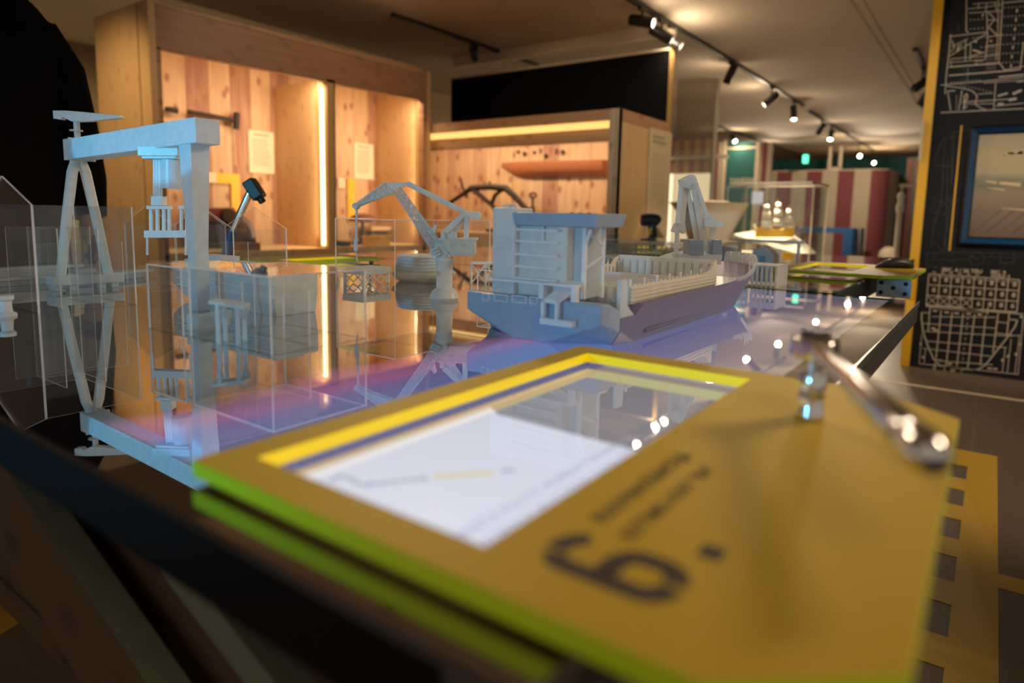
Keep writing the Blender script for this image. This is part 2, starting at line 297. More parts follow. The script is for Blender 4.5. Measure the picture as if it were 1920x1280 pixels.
# ------------------------------------------------------------------ mesh builder
OFF = {}
def basis(d):
    d = Vector(d).normalized()
    a = Vector((0,0,1)) if abs(d.z) < 0.9 else Vector((1,0,0))
    s = d.cross(a).normalized(); t = s.cross(d).normalized()
    return d, s, t
class MB:
    def __init__(self): self.v = []; self.f = []; self.m = []
    def add(self, vs, fs, mi=0):
        o = len(self.v); self.v += [Vector(p) for p in vs]
        for f in fs: self.f.append([i+o for i in f]); self.m.append(mi)
        return self
    def box(self, x0, x1, y0, y1, z0, z1, mi=0):
        vs = [(x,y,z) for z in (z0,z1) for y in (y0,y1) for x in (x0,x1)]
        return self.add(vs, [(0,2,3,1),(4,5,7,6),(0,1,5,4),(2,6,7,3),(0,4,6,2),(1,3,7,5)], mi)
    def obox(self, c, a, b, d, mi=0):
        c, a, b, d = Vector(c), Vector(a), Vector(b), Vector(d)
        vs = [c+i*a+j*b+k*d for k in (-1,1) for j in (-1,1) for i in (-1,1)]
        return self.add(vs, [(0,2,3,1),(4,5,7,6),(0,1,5,4),(2,6,7,3),(0,4,6,2),(1,3,7,5)], mi)
    def bar(self, p, q, w, h, side=None, mi=0):
        p, q = Vector(p), Vector(q); d = (q-p)
        dn = d.normalized()
        if side is None: _, s, t = basis(dn)
        else:
            s = Vector(side); s = (s - dn*s.dot(dn)).normalized(); t = s.cross(dn)
        return self.obox((p+q)/2, d/2, s*w/2, t*h/2, mi)
    def tube(self, pts, r, n=8, mi=0, cap=True):
        pts = [Vector(p) for p in pts]; k = len(pts)
        rs = r if isinstance(r, (list, tuple)) else [r]*k
        rings = []
        d0 = (pts[1]-pts[0]).normalized(); _, s, t = basis(d0)
        for i, p in enumerate(pts):
            d = (pts[min(i+1,k-1)] - pts[max(i-1,0)]).normalized()
            s = (s - d*s.dot(d)).normalized(); t = d.cross(s)
            rings.append([p + (s*math.cos(2*math.pi*j/n) + t*math.sin(2*math.pi*j/n))*rs[i] for j in range(n)])
        return self.loft(rings, mi, cap)
    def loft(self, rings, mi=0, cap=True, closed=True):
        n = len(rings[0]); vs = [p for r in rings for p in r]; fs = []
        for i in range(len(rings)-1):
            for j in range(n if closed else n-1):
                a, b = i*n+j, i*n+(j+1)%n
                fs.append((a, b, b+n, a+n))
        if cap: fs += [tuple(range(n-1,-1,-1)), tuple(range((len(rings)-1)*n, len(rings)*n))]
        return self.add(vs, fs, mi)
    def prism(self, poly, vec, mi=0, side_mi=None):
        poly = [Vector(p) for p in poly]; vec = Vector(vec); n = len(poly)
        o = len(self.v); self.v += poly + [p+vec for p in poly]
        self.f.append([o+i for i in range(n)]); self.m.append(mi)
        self.f.append([o+n+i for i in range(n-1,-1,-1)]); self.m.append(mi)
        for i in range(n):
            j = (i+1)%n; self.f.append([o+i, o+n+i, o+n+j, o+j]); self.m.append(mi if side_mi is None else side_mi)
        return self
    def lathe(self, prof, org, axis=(0,0,1), n=20, mi=0, sx=1.0):
        d, s, t = basis(axis); org = Vector(org)
        rings = [[org + d*z + (s*math.cos(2*math.pi*j/n)*sx + t*math.sin(2*math.pi*j/n))*max(r,1e-5) for j in range(n)] for r, z in prof]
        return self.loft(rings, mi, True)
    def sheet(self, poly, vec):            # clear faces, bright cut edges
        return self.prism(poly, vec, 0, 1)
    def build(self, name, mats, parent=None, smooth=False, bevel=0.0, angle=40, seg=2):
        me = bpy.data.meshes.new(name)
        off = OFF.get(parent, Vector((0,0,0))) if parent else Vector((0,0,0))
        me.from_pydata([tuple(p-off) for p in self.v], [], self.f)
        mats = mats if isinstance(mats, (list, tuple)) else [mats]
        for m in mats: me.materials.append(m)
        for p, mi in zip(me.polygons, self.m): p.material_index = mi
        bm = bmesh.new(); bm.from_mesh(me); bmesh.ops.recalc_face_normals(bm, faces=bm.faces); bm.to_mesh(me); bm.free()
        if smooth:
            for p in me.polygons: p.use_smooth = True
            me.set_sharp_from_angle(angle=math.radians(angle))
        o = bpy.data.objects.new(name, me); COL.objects.link(o)
        if parent: o.parent = parent; OFF[o] = off
        else: OFF[o] = Vector((0,0,0))
        if bevel:
            md = o.modifiers.new('bevel', 'BEVEL'); md.width = bevel; md.segments = seg; md.limit_method = 'ANGLE'; md.angle_limit = math.radians(35)
        return o
def tag(o, label, cat, group=None):
    o['label'] = label; o['category'] = cat
    if group: o['group'] = group
    return o
def thing(name, label, cat, loc, group=None):
    o = bpy.data.objects.new(name, None); COL.objects.link(o); o.location = loc; o.empty_display_size = 0.05
    OFF[o] = Vector(loc)
    return tag(o, label, cat, group)
def struct(o): o['kind'] = 'structure'; return o
def kindstuff(o): o['kind'] = 'stuff'; return o
def text(name, s, size, org, xd, yd, mat, parent=None, depth=0.0004, bold=0.0, ax='LEFT', spacing=1.0):
    cu = bpy.data.curves.new(name, 'FONT'); cu.body = s; cu.size = size; cu.extrude = depth; cu.offset = bold*size; cu.align_x = ax; cu.space_character = spacing
    cu.resolution_u = 3
    tmp = bpy.data.objects.new(name+'_src', cu); COL.objects.link(tmp)
    dg = bpy.context.evaluated_depsgraph_get()
    me = bpy.data.meshes.new_from_object(tmp.evaluated_get(dg)); me.name = name
    bpy.data.objects.remove(tmp); bpy.data.curves.remove(cu)
    x = Vector(xd).normalized(); y = Vector(yd).normalized(); z = x.cross(y)
    off = OFF.get(parent, Vector((0,0,0))) if parent else Vector((0,0,0))
    R = Matrix((x, y, z)).transposed().to_4x4(); R.translation = Vector(org)-off
    me.transform(R); me.materials.clear(); me.materials.append(mat)
    o = bpy.data.objects.new(name, me); COL.objects.link(o)
    if parent: o.parent = parent; OFF[o] = off
    return o
def V(*a): return Vector(a)
exec_parts = []

# ================================================================== the setting
struct(MB().box(-3, 21, -5, 9, -0.06, 0.0).build('floor', M['floor']))
struct(MB().box(-3, 21, -5, 9, 2.6, 2.7).build('ceiling', M['ceiling']))
struct(MB().box(-3, 5.3, 5.30, 5.40, 0, 2.6).build('wall_back', M['wall_cream']))
struct(MB().box(19.0, 19.1, -5, 9, 0, 2.6).build('wall_far', M['teal']))
struct(MB().box(5.3, 19, 6.2, 6.3, 0, 2.6).build('wall_left', M['wall_cream']))
# cream door and its trim in the back wall
d1 = struct(MB().box(1.12, 1.92, 5.268, 5.30, 0, 2.02).build('door_1', M['wall_cream'], bevel=0.004))
mb = MB()
mb.box(1.92, 2.02, 5.255, 5.30, 0, 2.12).box(1.02, 1.12, 5.255, 5.30, 0, 2.12).box(1.02, 2.02, 5.255, 5.30, 2.02, 2.12)
struct(mb.build('trim_1', M['paper'], bevel=0.006))
# ceiling battens seen as pale streaks
struct(MB().box(5.0, 12.0, 0.93, 0.95, 2.597, 2.6).box(5.0, 12.0, 1.0, 1.015, 2.597, 2.6).build('trim_2', M['ceiling']))
struct(MB().box(5.36, 5.44, 2.30, 4.70, 2.50, 2.6).build('trim_3', M['cream']))

# partitions (free-standing boards)
pt = thing('partition_board', 'tall black partition board rising behind the open wooden showcase', 'partition', (5.35, 3.3, 0))
MB().box(5.335, 5.385, 2.30, 4.69, 0, 2.37).build('board', M['black_board'], pt)
MB().box(5.33, 5.39, 2.285, 2.30, 0, 2.38).build('edge_strip', M['tan_edge'], pt)
MB().box(5.32, 5.39, 2.30, 4.69, 2.37, 2.39).build('top_rail', M['cream'], pt)

# ================================================================== exhibition tables
ZG = 0.804
TX0, TX1, TY0, TY1 = 0.207, 1.945, 0.140, 2.06
tb = thing('exhibition_table', 'large glass-topped display table with dark frame carrying the shipyard models', 'table', (1.07, 1.1, 0))
MB().box(TX0, TX1, TY0, TY1, 0.797, ZG).build('glass_top', M['display'], tb)
mb = MB()
mb.box(TX0, TX1, TY0, TY0+0.045, 0.752, 0.797).box(TX0, TX1, TY1-0.045, TY1, 0.752, 0.797)
mb.box(TX1-0.045, TX1, TY0+0.045, TY1-0.045, 0.752, 0.797)
mb.build('frame', M['frame_metal'], tb, bevel=0.002)
MB().box(TX0, TX0+0.045, TY0+0.045, TY1-0.045, 0.752, 0.797).build('side_rail', M['shaded_frame'], tb)  # left rail coloured darker than the frame, for the shade on that side
MB().box(TX0, TX1, TY0-0.002, TY0, 0.792, ZG).build('edge_trim', M['steel'], tb)
MB().box(TX0+0.045, TX1-0.045, TY0+0.045, TY1-0.045, 0.775, 0.796).build('screen_housing', M['black'], tb)
# slanted wooden legs
def slab_leg(xa, xb, p1, p2, w):
    a, b = V(0, *p1), V(0, *p2); d = (b-a).normalized(); n = V(0, -d.z, d.y)
    poly = [V(xa, a.y, a.z), V(xa, b.y, b.z), V(xa, b.y+n.y*w, b.z+n.z*w), V(xa, a.y+n.y*w, a.z+n.z*w)]
    return MB().prism(poly, (xb-xa, 0, 0), 0, 1)
slab_leg(0.30, 0.335, (-0.35, 0.12), (1.35, 0.745), -0.135).build('brace', [M['leg_wood'], M['leg_edge']], tb)
slab_leg(0.33, 0.36, (0.16, 0.40), (0.95, 0.695), 0.04).build('brace_ledge', [M['leg_edge'], M['leg_edge']], tb)
MB().box(0.36, 0.39, 0.2, 2.0, 0.30, 0.752).build('apron_panel', M['leg_wood'], tb)
for x in (0.42, 1.80):
    for y, s in ((0.45, -1), (1.75, 1)):
        MB().bar((x, y, 0.752), (x, y+0.16*s, 0.0), 0.07, 0.07, side=(1,0,0)).build('leg', M['leg_wood'], tb)

tb2 = thing('exhibition_table', 'second glass-topped display table beyond the big one, towards the striped booth', 'table', (3.1, 1.4, 0))
MB().box(1.965, 4.25, 0.345, 2.45, 0.797, ZG).build('glass_top', M['dark_glass'], tb2)
mb = MB()
mb.box(1.965, 4.25, 0.345, 0.39, 0.735, 0.797).box(1.965, 4.25, 2.405, 2.45, 0.735, 0.797)
mb.box(1.965, 2.01, 0.39, 2.405, 0.735, 0.797).box(4.205, 4.25, 0.39, 2.405, 0.735, 0.797)
mb.build('frame', M['frame_metal'], tb2, bevel=0.002)
for x in (2.2, 4.0):
    for y, s in ((0.7, -1), (2.1, 1)):
        MB().bar((x, y, 0.735), (x, y+0.12*s, 0.0), 0.07, 0.07, side=(1,0,0)).build('leg', M['leg_wood'], tb2)

# ================================================================== yellow information boards
ZB = 0.8215
def board(x0, x1, y0, y1, wx0, wx1, wy0, wy1, clips, z0, z1):
    """outline with clipped corners and a rectangular window cut through; returns MB (top/bottom/sides)"""
    c = clips
    out = []
    if 'a' in c: out += [(x0, y0+c['a'][1]), (x0+c['a'][0], y0)]
    else: out += [(x0, y0)]
    if 'b' in c: out += [(x1-c['b'][0], y0), (x1, y0+c['b'][1])]
    else: out += [(x1, y0)]
    if 'c' in c: out += [(x1, y1-c['c'][1]), (x1-c['c'][0], y1)]
    else: out += [(x1, y1)]
    if 'd' in c: out += [(x0+c['d'][0], y1), (x0, y1-c['d'][1])]
    else: out += [(x0, y1)]
    inn = [(wx0, wy0), (wx1, wy0), (wx1, wy1), (wx0, wy1)]
    me = bmesh.new()
    mb = MB()
    vo = [me.verts.new((p[0], p[1], 0)) for p in out]; vi = [me.verts.new((p[0], p[1], 0)) for p in inn]
    es = [me.edges.new((vo[i], vo[(i+1) % len(vo)])) for i in range(len(vo))] + [me.edges.new((vi[i], vi[(i+1) % 4])) for i in range(4)]
    bmesh.ops.triangle_fill(me, use_beauty=True, edges=es)
    me.verts.index_update()
    vs = [v.co.copy() for v in me.verts]; fs = [[v.index for v in f.verts] for f in me.faces]; me.free()
    n = len(vs); no = len(out)
    allv = [V(v.x, v.y, z1) for v in vs] + [V(v.x, v.y, z0) for v in vs]
    allf = fs + [[i+n for i in f] for f in fs]
    mb.add(allv, allf)
    k0 = len(mb.f)
    for i in range(no): j = (i+1) % no; mb.f.append([i, j, j+n, i+n]); mb.m.append(1)
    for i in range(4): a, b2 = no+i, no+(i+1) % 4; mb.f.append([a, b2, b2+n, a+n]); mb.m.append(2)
    return mb
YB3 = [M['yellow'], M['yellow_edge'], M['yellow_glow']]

b6 = thing('information_board', 'yellow board with a big black 6 and a screen window, nearest the viewer', 'information board', (0.51, 0.22, ZG))
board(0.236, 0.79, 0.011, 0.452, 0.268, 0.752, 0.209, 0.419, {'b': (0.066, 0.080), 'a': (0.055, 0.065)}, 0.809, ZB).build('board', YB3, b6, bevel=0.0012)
# what the window shows
scr = MB().box(0.258, 0.765, 0.195, 0.424, ZG, 0.8048).build('screen', M['screen_white'], b6)
# the darker picture on the far half of the screen
MB().prism([V(0.498,0.197,0.8048), V(0.762,0.197,0.8048), V(0.762,0.40,0.8048), V(0.52,0.40,0.8048), V(0.505,0.38,0.8048)], (0,0,0.0002)).build('picture_area', M['screen_grey'], scr)
MB().box(0.258, 0.765, 0.400, 0.424, 0.8048, 0.8050).build('screen_border', M['display'], scr)
# spanner drawing on the screen
def at_s(u, v): p = onz(u, v, 0.8050); return V(p.x, p.y, 0.8049)
p0, p1, p2, p3, p4 = at_s(640,905), at_s(690,908), at_s(790,897), at_s(812,893), at_s(925,886)
mb = MB().bar(p1, p2, 0.004, 0.0003, side=(0,1,0)).bar(at_s(792,897), at_s(800,896), 0.009, 0.0003, side=(0,1,0))
mb.tube([at_s(625,905)+V(0.0,0.004,0), at_s(640,893), at_s(658,898), at_s(672,908), at_s(690,912), at_s(694,905)], 0.0016, 6)
mb.build('spanner_drawing', M['screen_ink'], scr)
MB().tube([at_s(940,886), at_s(955,881), at_s(965,885)], 0.0016, 6).build('drawing_end_loop', M['screen_ink'], scr)
MB().bar(p3, p4, 0.0075, 0.0003, side=(0,1,0)).build('drawing_handle', M['screen_yellow'], scr)
text('screen_text', 'KIRISTA PULTIT MOMENTTIAVAIMELLA', 0.0125, (0.282, 0.243, 0.805), (1,0,0), (0,1,0), M['screen_ink'], scr, 0.0001, spacing=1.15)
text('screen_text', 'JA KOKEILE MUTTERIN TIUKKUUTTA', 0.0125, (0.276, 0.226, 0.805), (1,0,0), (0,1,0), M['screen_ink'], scr, 0.0001, spacing=1.15)
# stencilled 6 and full stop, printed on the board
def ringsec(c, ro, ri, a0, a1, n=14, sx=1.0, sy=1.0):
    P = []
    for i in range(n+1):
        a = a0+(a1-a0)*i/n; P.append((c[0]+ro*math.cos(a)*sx, c[1]+ro*math.sin(a)*sy))
    for i in range(n, -1, -1):
        a = a0+(a1-a0)*i/n; P.append((c[0]+ri*math.cos(a)*sx, c[1]+ri*math.sin(a)*sy))
    return P
def strip(mb, pts, w, z):           # flat stroke along a polyline
    n = len(pts); Lf = []; Rt = []
    for i in range(n):
        a = Vector(pts[max(i-1,0)]); b = Vector(pts[min(i+1,n-1)]); d = (b-a).normalized(); nn = Vector((-d.y, d.x))
        p = Vector(pts[i]); Lf.append(p+nn*w/2); Rt.append(p-nn*w/2)
    for i in range(n-1):
        q = [Lf[i], Lf[i+1], Rt[i+1], Rt[i]]
        mb.prism([V(k.x, k.y, z) for k in q], (0,0,0.0003))
X6, Y6 = 0.2715, 0.105               # lower-left of the digit, reading along +X, upright along +Y
W6, H6, T6 = 0.044, 0.078, 0.0128
mb = MB()
def arc(cx, cy, rx, ry, a0, a1, n=12): return [(cx+rx*math.cos(math.radians(a0+(a1-a0)*i/n)), cy+ry*math.sin(math.radians(a0+(a1-a0)*i/n))) for i in range(n+1)]
hw = (W6-T6)/2; cx6 = X6+W6/2; rad = hw
# left stem with lower bowl: from stem top round the bottom to the right and back over the bowl top
yb = Y6+T6/2; yt = Y6+H6-T6/2; ym = Y6+0.046-T6/2
strip(mb, arc(cx6, yt-rad*0.8, hw, rad*0.8, 180, 118)[::-1] + [(cx6-hw, yb+rad*0.9)] + arc(cx6, yb+rad*0.8, hw, rad*0.8, 180, 262), T6, ZB)
strip(mb, arc(cx6, yb+rad*0.8, hw, rad*0.8, 278, 360) + [(cx6+hw, ym-rad*0.7)] + arc(cx6, ym-rad*0.7, hw, rad*0.7, 0, 90) + [(cx6-hw*0.7, ym)], T6, ZB)
strip(mb, arc(cx6, yt-rad*0.8, hw, rad*0.8, 104, 10), T6, ZB)
mb.build('digit_six', M['print'], b6)
MB().box(0.3305, 0.3455, Y6-0.003, Y6+0.0095, ZB, ZB+0.0003).build('full_stop', M['print'], b6)
text('board_text', 'RUUVINVÄÄNTÄJÄ', 0.0152, (0.3325, 0.1705, ZB+0.0001), (1,0,0), (0,1,0), M['print'], b6, 0.0002, bold=0.018, spacing=1.12)
text('board_text', "KITTMO-/OST 'SIA'", 0.0140, (0.3235, 0.1475, ZB+0.0001), (1,0,0), (0,1,0), M['print'], b6, 0.0002, bold=0.018, spacing=1.17)
for x, y in ((0.25,0.435), (0.775,0.435), (0.25,0.15), (0.77,0.15)):
    MB().lathe([(0.006,0),(0.006,0.0052)], (x, y, ZG), n=10).build('spacer', M['black'], b6)

b2 = thing('information_board', 'yellow board with screen window overhanging the second table, under a grey hand tool', 'information board', (2.8, 0.42, ZG))
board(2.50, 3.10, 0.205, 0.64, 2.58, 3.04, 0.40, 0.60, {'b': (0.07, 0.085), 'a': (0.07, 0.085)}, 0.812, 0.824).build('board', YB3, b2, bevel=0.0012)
MB().box(2.56, 3.06, 0.38, 0.62, ZG, 0.8048).build('screen', M['screen_grey'], b2)
pl = MB().box(2.585, 2.595, 0.212, 0.315, 0.745, 0.808).build('mounting_plate', M['blue_plate'], b2, bevel=0.002)
for y, z in ((0.228,0.76), (0.30,0.76), (0.228,0.794), (0.30,0.794), (0.264,0.778)):
    MB().lathe([(0.007,0),(0.007,0.004),(0.004,0.006)], (2.585, y, z), (-1,0,0), n=8).build('bolt', M['iron'], pl)
MB().box(2.595, 3.0, 0.335, 0.345, 0.76, 0.812).build('support_rail', M['frame_metal'], b2)
for x, y in ((2.53, 0.62), (3.08, 0.62)):
    MB().lathe([(0.008,0),(0.008,0.0082)], (x, y, ZG), n=10).build('spacer', M['black'], b2)

b3 = thing('information_board', 'yellow board on the far side of the table beneath the standing hammer', 'information board', (1.55, 2.05, ZG))
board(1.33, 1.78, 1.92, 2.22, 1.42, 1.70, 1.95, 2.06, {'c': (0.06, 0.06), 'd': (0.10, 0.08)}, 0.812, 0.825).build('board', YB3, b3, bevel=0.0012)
MB().box(1.41, 1.71, 1.945, 2.055, ZG, 0.8048).build('screen', M['screen_grey'], b3)
for x, y in ((1.36, 1.94), (1.75, 1.94)):
    MB().lathe([(0.008,0),(0.008,0.0082)], (x, y, ZG), n=10).build('spacer', M['black'], b3)
b4 = thing('information_board', 'yellow board below the black hand grip, in front of the wooden showcase', 'information board', (3.6, 1.55, ZG))
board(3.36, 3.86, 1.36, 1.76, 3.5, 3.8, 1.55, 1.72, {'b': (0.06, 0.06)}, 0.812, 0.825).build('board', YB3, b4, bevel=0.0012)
MB().box(3.49, 3.81, 1.54, 1.73, ZG, 0.8048).build('screen', M['screen_grey'], b4)
for x, y in ((3.4, 1.40), (3.82, 1.40), (3.4, 1.73)):
    MB().lathe([(0.008,0),(0.008,0.0082)], (x, y, ZG), n=10).build('spacer', M['black'], b4)

# ------------------------------------------------------------------ tools on the boards
SK = V(0.636, 0.122, ZB); HD = V(0.636, 0.122, 0.888); EN = V(0.383, 0.018, 0.886)
rw = thing('ratchet_wrench', 'chrome ratchet wrench standing on its socket on the nearest yellow board', 'wrench', tuple(SK))
MB().lathe([(0.0105,0),(0.0128,0.001),(0.0128,0.006),(0.0118,0.008),(0.0118,0.022),(0.0105,0.0235),(0.0105,0.026),(0.0122,0.028),(0.0122,0.041),(0.0112,0.043)], SK, n=28).build('socket', M['chrome'], rw, smooth=True)
MB().lathe([(0.0075,0.040),(0.0075,0.058)], SK, n=16).build('drive', M['steel'], rw, smooth=True)
ax = (EN-HD).normalized(); sd = V(ax.y, -ax.x, 0).normalized()
mb = MB()
rings = []
for k, (hh, sc) in enumerate(((-0.010,0.86),(-0.0075,1.0),(0.0075,1.0),(0.010,0.86))):
    ring = []
    for j in range(28):
        a = 2*math.pi*j/28; ca, sa = math.cos(a), math.sin(a)
        rr = 0.0205*sc
        along = rr*ca*(1.5 if ca > 0 else 1.0); acr = rr*sa*(1-0.28*max(ca,0))
        ring.append(HD + ax*along + sd*acr + V(0,0,hh))
    rings.append(ring)
mb.loft(rings).build('head', M['chrome'], rw, smooth=True)
MB().obox(HD+V(0,0,0.0115)-ax*0.002, ax*0.010, sd*0.0035, V(0,0,0.002)).obox(HD+V(0,0,0.0115)-ax*0.002, ax*0.003, sd*0.012, V(0,0,0.0015)).build('direction_lever', M['black_metal'], rw, bevel=0.0008)
Lh = (EN-HD).length
MB().lathe([(0.0095,0.024),(0.0085,0.04),(0.0072,0.06),(0.0070,0.10),(0.0080,0.125),(0.0098,0.15),(0.0104,0.20),(0.0100,Lh-0.035),(0.0088,Lh-0.026)], HD, ax, n=24, sx=1.0).build('handle', M['chrome'], rw, smooth=True)
MB().lathe([(0.0085,Lh-0.027),(0.0102,Lh-0.022),(0.0112,Lh-0.010),(0.0108,Lh+0.002),(0.008,Lh+0.009),(0.003,Lh+0.0115)], HD, ax, n=24).build('end_knob', M['chrome'], rw, smooth=True)
MB().lathe([(0.0092,Lh-0.031),(0.0095,Lh-0.029),(0.0092,Lh-0.027)], HD, ax, n=20).build('handle_ring', M['black_metal'], rw, smooth=True)

# grey streamlined tool on the second table's board
gp = V(2.955, 0.305, 0.824)
gt = thing('hand_tool', 'dark grey streamlined hand tool lying on the far yellow board', 'tool', tuple(gp))
dv = V(0.58,-0.81,0).normalized()*1.0; cr_ = V(0.81,0.58,0)
rings = []
for t, w, h in ((-0.074,0.004,0.003),(-0.064,0.016,0.012),(-0.040,0.028,0.026),(-0.01,0.034,0.037),(0.02,0.036,0.040),(0.045,0.034,0.034),(0.062,0.026,0.020),(0.070,0.012,0.008)):
    rings.append([gp + dv*t + cr_*(w*math.cos(a)) + V(0,0,max(0.0, h*0.5+h*0.5*math.sin(a))) for a in [2*math.pi*j/16 for j in range(16)]])
MB().loft(rings).build('body', M['grey_tool'], gt, smooth=True)
MB().obox(gp+dv*0.01+V(0,0,0.0405), dv*0.02, cr_*0.004, V(0,0,0.0015)).build('switch', M['black'], gt)

# hammer standing behind the hall on the far board
hp = V(1.38, 2.10, 0.825)
hm = thing('hammer', 'hammer with black head and chrome shaft leaning on the far yellow board', 'hammer', tuple(hp))
ps = [pk(u, v, hp) for u, v in ((424,478),(432,440),(440,420),(472,352))]
ps[0].z = 0.832
MB().tube([ps[1]+(ps[1]-ps[3])*0.02, ps[3]], 0.0125, 14).build('shaft', M['chrome'], hm, smooth=True)
MB().tube([ps[0], ps[1]+(ps[3]-ps[1])*0.08], [0.019,0.017], 12).build('handle_grip', M['blue'], hm, smooth=True)
a, b = pk(466, 338, hp), pk(488, 372, hp); w = (b-a).normalized()
mb = MB().bar(a, b, 0.05, 0.042, side=NH).build('head', M['black_metal'], hm, bevel=0.006)
MB().tube([b-w*0.01, b+w*0.016], 0.013, 10).build('face', M['black_metal'], hm, smooth=True)
MB().lathe([(0.045,0),(0.045,0.006),(0.02,0.009)], V(ps[0].x, ps[0].y, 0.825), n=20).build('stand', M['black'], hm, smooth=True)

# black pistol-grip tool in front of the showcase
gg = V(3.56, 1.57, 0.825)
gn = thing('pistol_grip_tool', 'black pistol-grip tool with yellow trigger, upright before the open showcase', 'tool', tuple(gg))
q = [pk(u, v, gg) for u, v in ((1224,462),(1225,440),(1222,420),(1232,412),(1206,413))]
q[0].z = 0.825
MB().tube([q[0], q[1], q[2], (q[2]+q[3])/2], [0.024,0.022,0.026,0.03], 12).build('grip', M['black'], gn, smooth=True)
hc = pk(1219, 412, gg)
MB().lathe([(0.012,-0.055),(0.034,-0.05),(0.038,-0.02),(0.036,0.02),(0.028,0.05),(0.012,0.062)], hc, (q[3]-q[4]).normalized(), n=16).build('body', M['black'], gn, smooth=True)
tr = pk(1218, 433, gg); MB().obox(tr-NH*0.024, SH*0.007, NH*0.006, V(0,0,0.02)).build('trigger', M['yellow_paint'], gn)

# ================================================================== clear acrylic halls and boxes
ACR = [M['acrylic'], M['acrylic_edge']]
T = 0.0024
def wall_x(mb, x, prof, t=T):        # sheet in an x = const plane, prof = [(y, z)...]
    mb.sheet([V(x, y, z) for y, z in prof], (t, 0, 0)); return mb
def wall_y(mb, y, prof, t=T):
    mb.sheet([V(x, y, z) for x, z in prof], (0, t, 0)); return mb
def rect(a, b, z0, z1): return [(a, z0), (b, z0), (b, z1), (a, z1)]
def acr_box(name, label, x0, x1, y0, y1, z1, lid=True, group=None):
    t = thing(name, label, 'acrylic building', ((x0+x1)/2, (y0+y1)/2, ZG), group)
    wall_x(MB(), x0, rect(y0, y1, ZG, z1)).build('side_sheet', ACR, t)
    wall_x(MB(), x1-T, rect(y0, y1, ZG, z1)).build('side_sheet', ACR, t)
    wall_y(MB(), y0, rect(x0+T, x1-T, ZG, z1)).build('side_sheet', ACR, t)
    wall_y(MB(), y1-T, rect(x0+T, x1-T, ZG, z1)).build('side_sheet', ACR, t)
    if lid: MB().sheet([V(x0+T,y0+T,z1-T), V(x1-T,y0+T,z1-T), V(x1-T,y1-T,z1-T), V(x0+T,y1-T,z1-T)], (0,0,T)).build('roof_sheet', ACR, t)
    return t
def gable(y0, y1, ze, zr, n):
    w = (y1-y0)/n; P = [(y0, ZG), (y1, ZG), (y1, ze)]
    for k in range(n-1, -1, -1):
        P.append((y0+w*(k+0.5), zr)); P.append((y0+w*k, ze))
    return P
h1 = thing('acrylic_hall', 'tall clear acrylic gabled hall at the left edge of the table', 'acrylic building', (0.54, 1.52, ZG))
wall_x(MB(), 0.456, gable(1.388, 1.662, 1.0, 1.053, 1), 0.004).build('gable_sheet', ACR, h1)
wall_x(MB(), 0.626, rect(1.388, 1.662, ZG, 1.0)).build('side_sheet', ACR, h1)
wall_y(MB(), 1.388, rect(0.460, 0.626, ZG, 1.0)).build('side_sheet', ACR, h1)
wall_y(MB(), 1.659, rect(0.460, 0.626, ZG, 1.0)).build('side_sheet', ACR, h1)
wall_y(MB(), 1.566, rect(0.470, 0.62, ZG, 0.957)).build('inner_sheet', ACR, h1)
for x in (0.505, 0.575):
    wall_x(MB(), x, rect(1.42, 1.566, ZG, 0.957)).build('inner_sheet', ACR, h1)
wall_y(MB(), 1.42, rect(0.470, 0.62, ZG, 0.93)).build('inner_sheet', ACR, h1)

h2 = thing('acrylic_hall', 'clear acrylic hall with twin gables behind the big frosted gantry leg', 'acrylic building', (0.9, 1.63, ZG))
for x in (0.83, 0.97-T): wall_x(MB(), x, gable(1.370, 1.886, 0.956, 1.006, 2)).build('gable_sheet', ACR, h2)
for y in (1.370, 1.883): wall_y(MB(), y, rect(0.833, 0.967, ZG, 0.956)).build('side_sheet', ACR, h2)
wall_y(MB(), 1.628, rect(0.833, 0.967, ZG, 0.956)).build('inner_sheet', ACR, h2)
wall_y(MB(), 1.50, rect(0.84, 0.95, ZG, 0.92)).build('inner_sheet', ACR, h2)

A = acr_box('acrylic_box', 'clear acrylic box nearest the yellow board, with a small blue portal frame inside', 0.521, 0.690, 0.777, 0.985, 0.912)
wall_x(MB(), 0.60, rect(0.80, 0.97, ZG, 0.885)).build('inner_sheet', ACR, A)
wall_y(MB(), 0.865, rect(0.604, 0.684, ZG, 0.87)).build('inner_sheet', ACR, A)
B = acr_box('acrylic_box', 'clear acrylic box at the gantry foot, holding a small boat', 0.515, 0.640, 0.995, 1.102, 0.910)
C = acr_box('acrylic_dock_hall', 'tall clear acrylic box around the rounded ship block left of the jib crane', 1.17, 1.56, 1.212, 1.44, 0.982)
acr_box('acrylic_box', 'low clear acrylic box right behind the jib crane pedestal', 1.20, 1.42, 0.86, 0.97, 0.872)

# ================================================================== gantry crane (frosted)
gc = thing('gantry_crane_model', 'big frosted gantry crane model with blue-lit girder on the left of the table', 'crane model', (0.675, 1.47, ZG))
def gz(y): return 1.106 + (1.741-y)*0.0216      # girder underside
mb = MB()
x0, x1 = 0.652, 0.700
rg = []
for y in (1.718, 1.186): rg.append([V(x0,y,gz(y)), V(x1,y,gz(y)), V(x1,y,gz(y)+0.0455), V(x0,y,gz(y)+0.0455)])
mb.loft(rg).build('girder', M['resin_blue'], gc, bevel=0.0015)
mb = MB()
rg = []
for y in (1.760, 1.718): rg.append([V(x0-0.001,y,gz(y)-0.001), V(x1+0.001,y,gz(y)-0.001), V(x1+0.001,y,gz(y)+0.046), V(x0-0.001,y,gz(y)+0.046)])
mb.loft(rg).box(x0-0.003, x1+0.003, 1.722, 1.727, gz(1.725)-0.003, gz(1.725)+0.048).build('girder_head', M['resin'], gc)
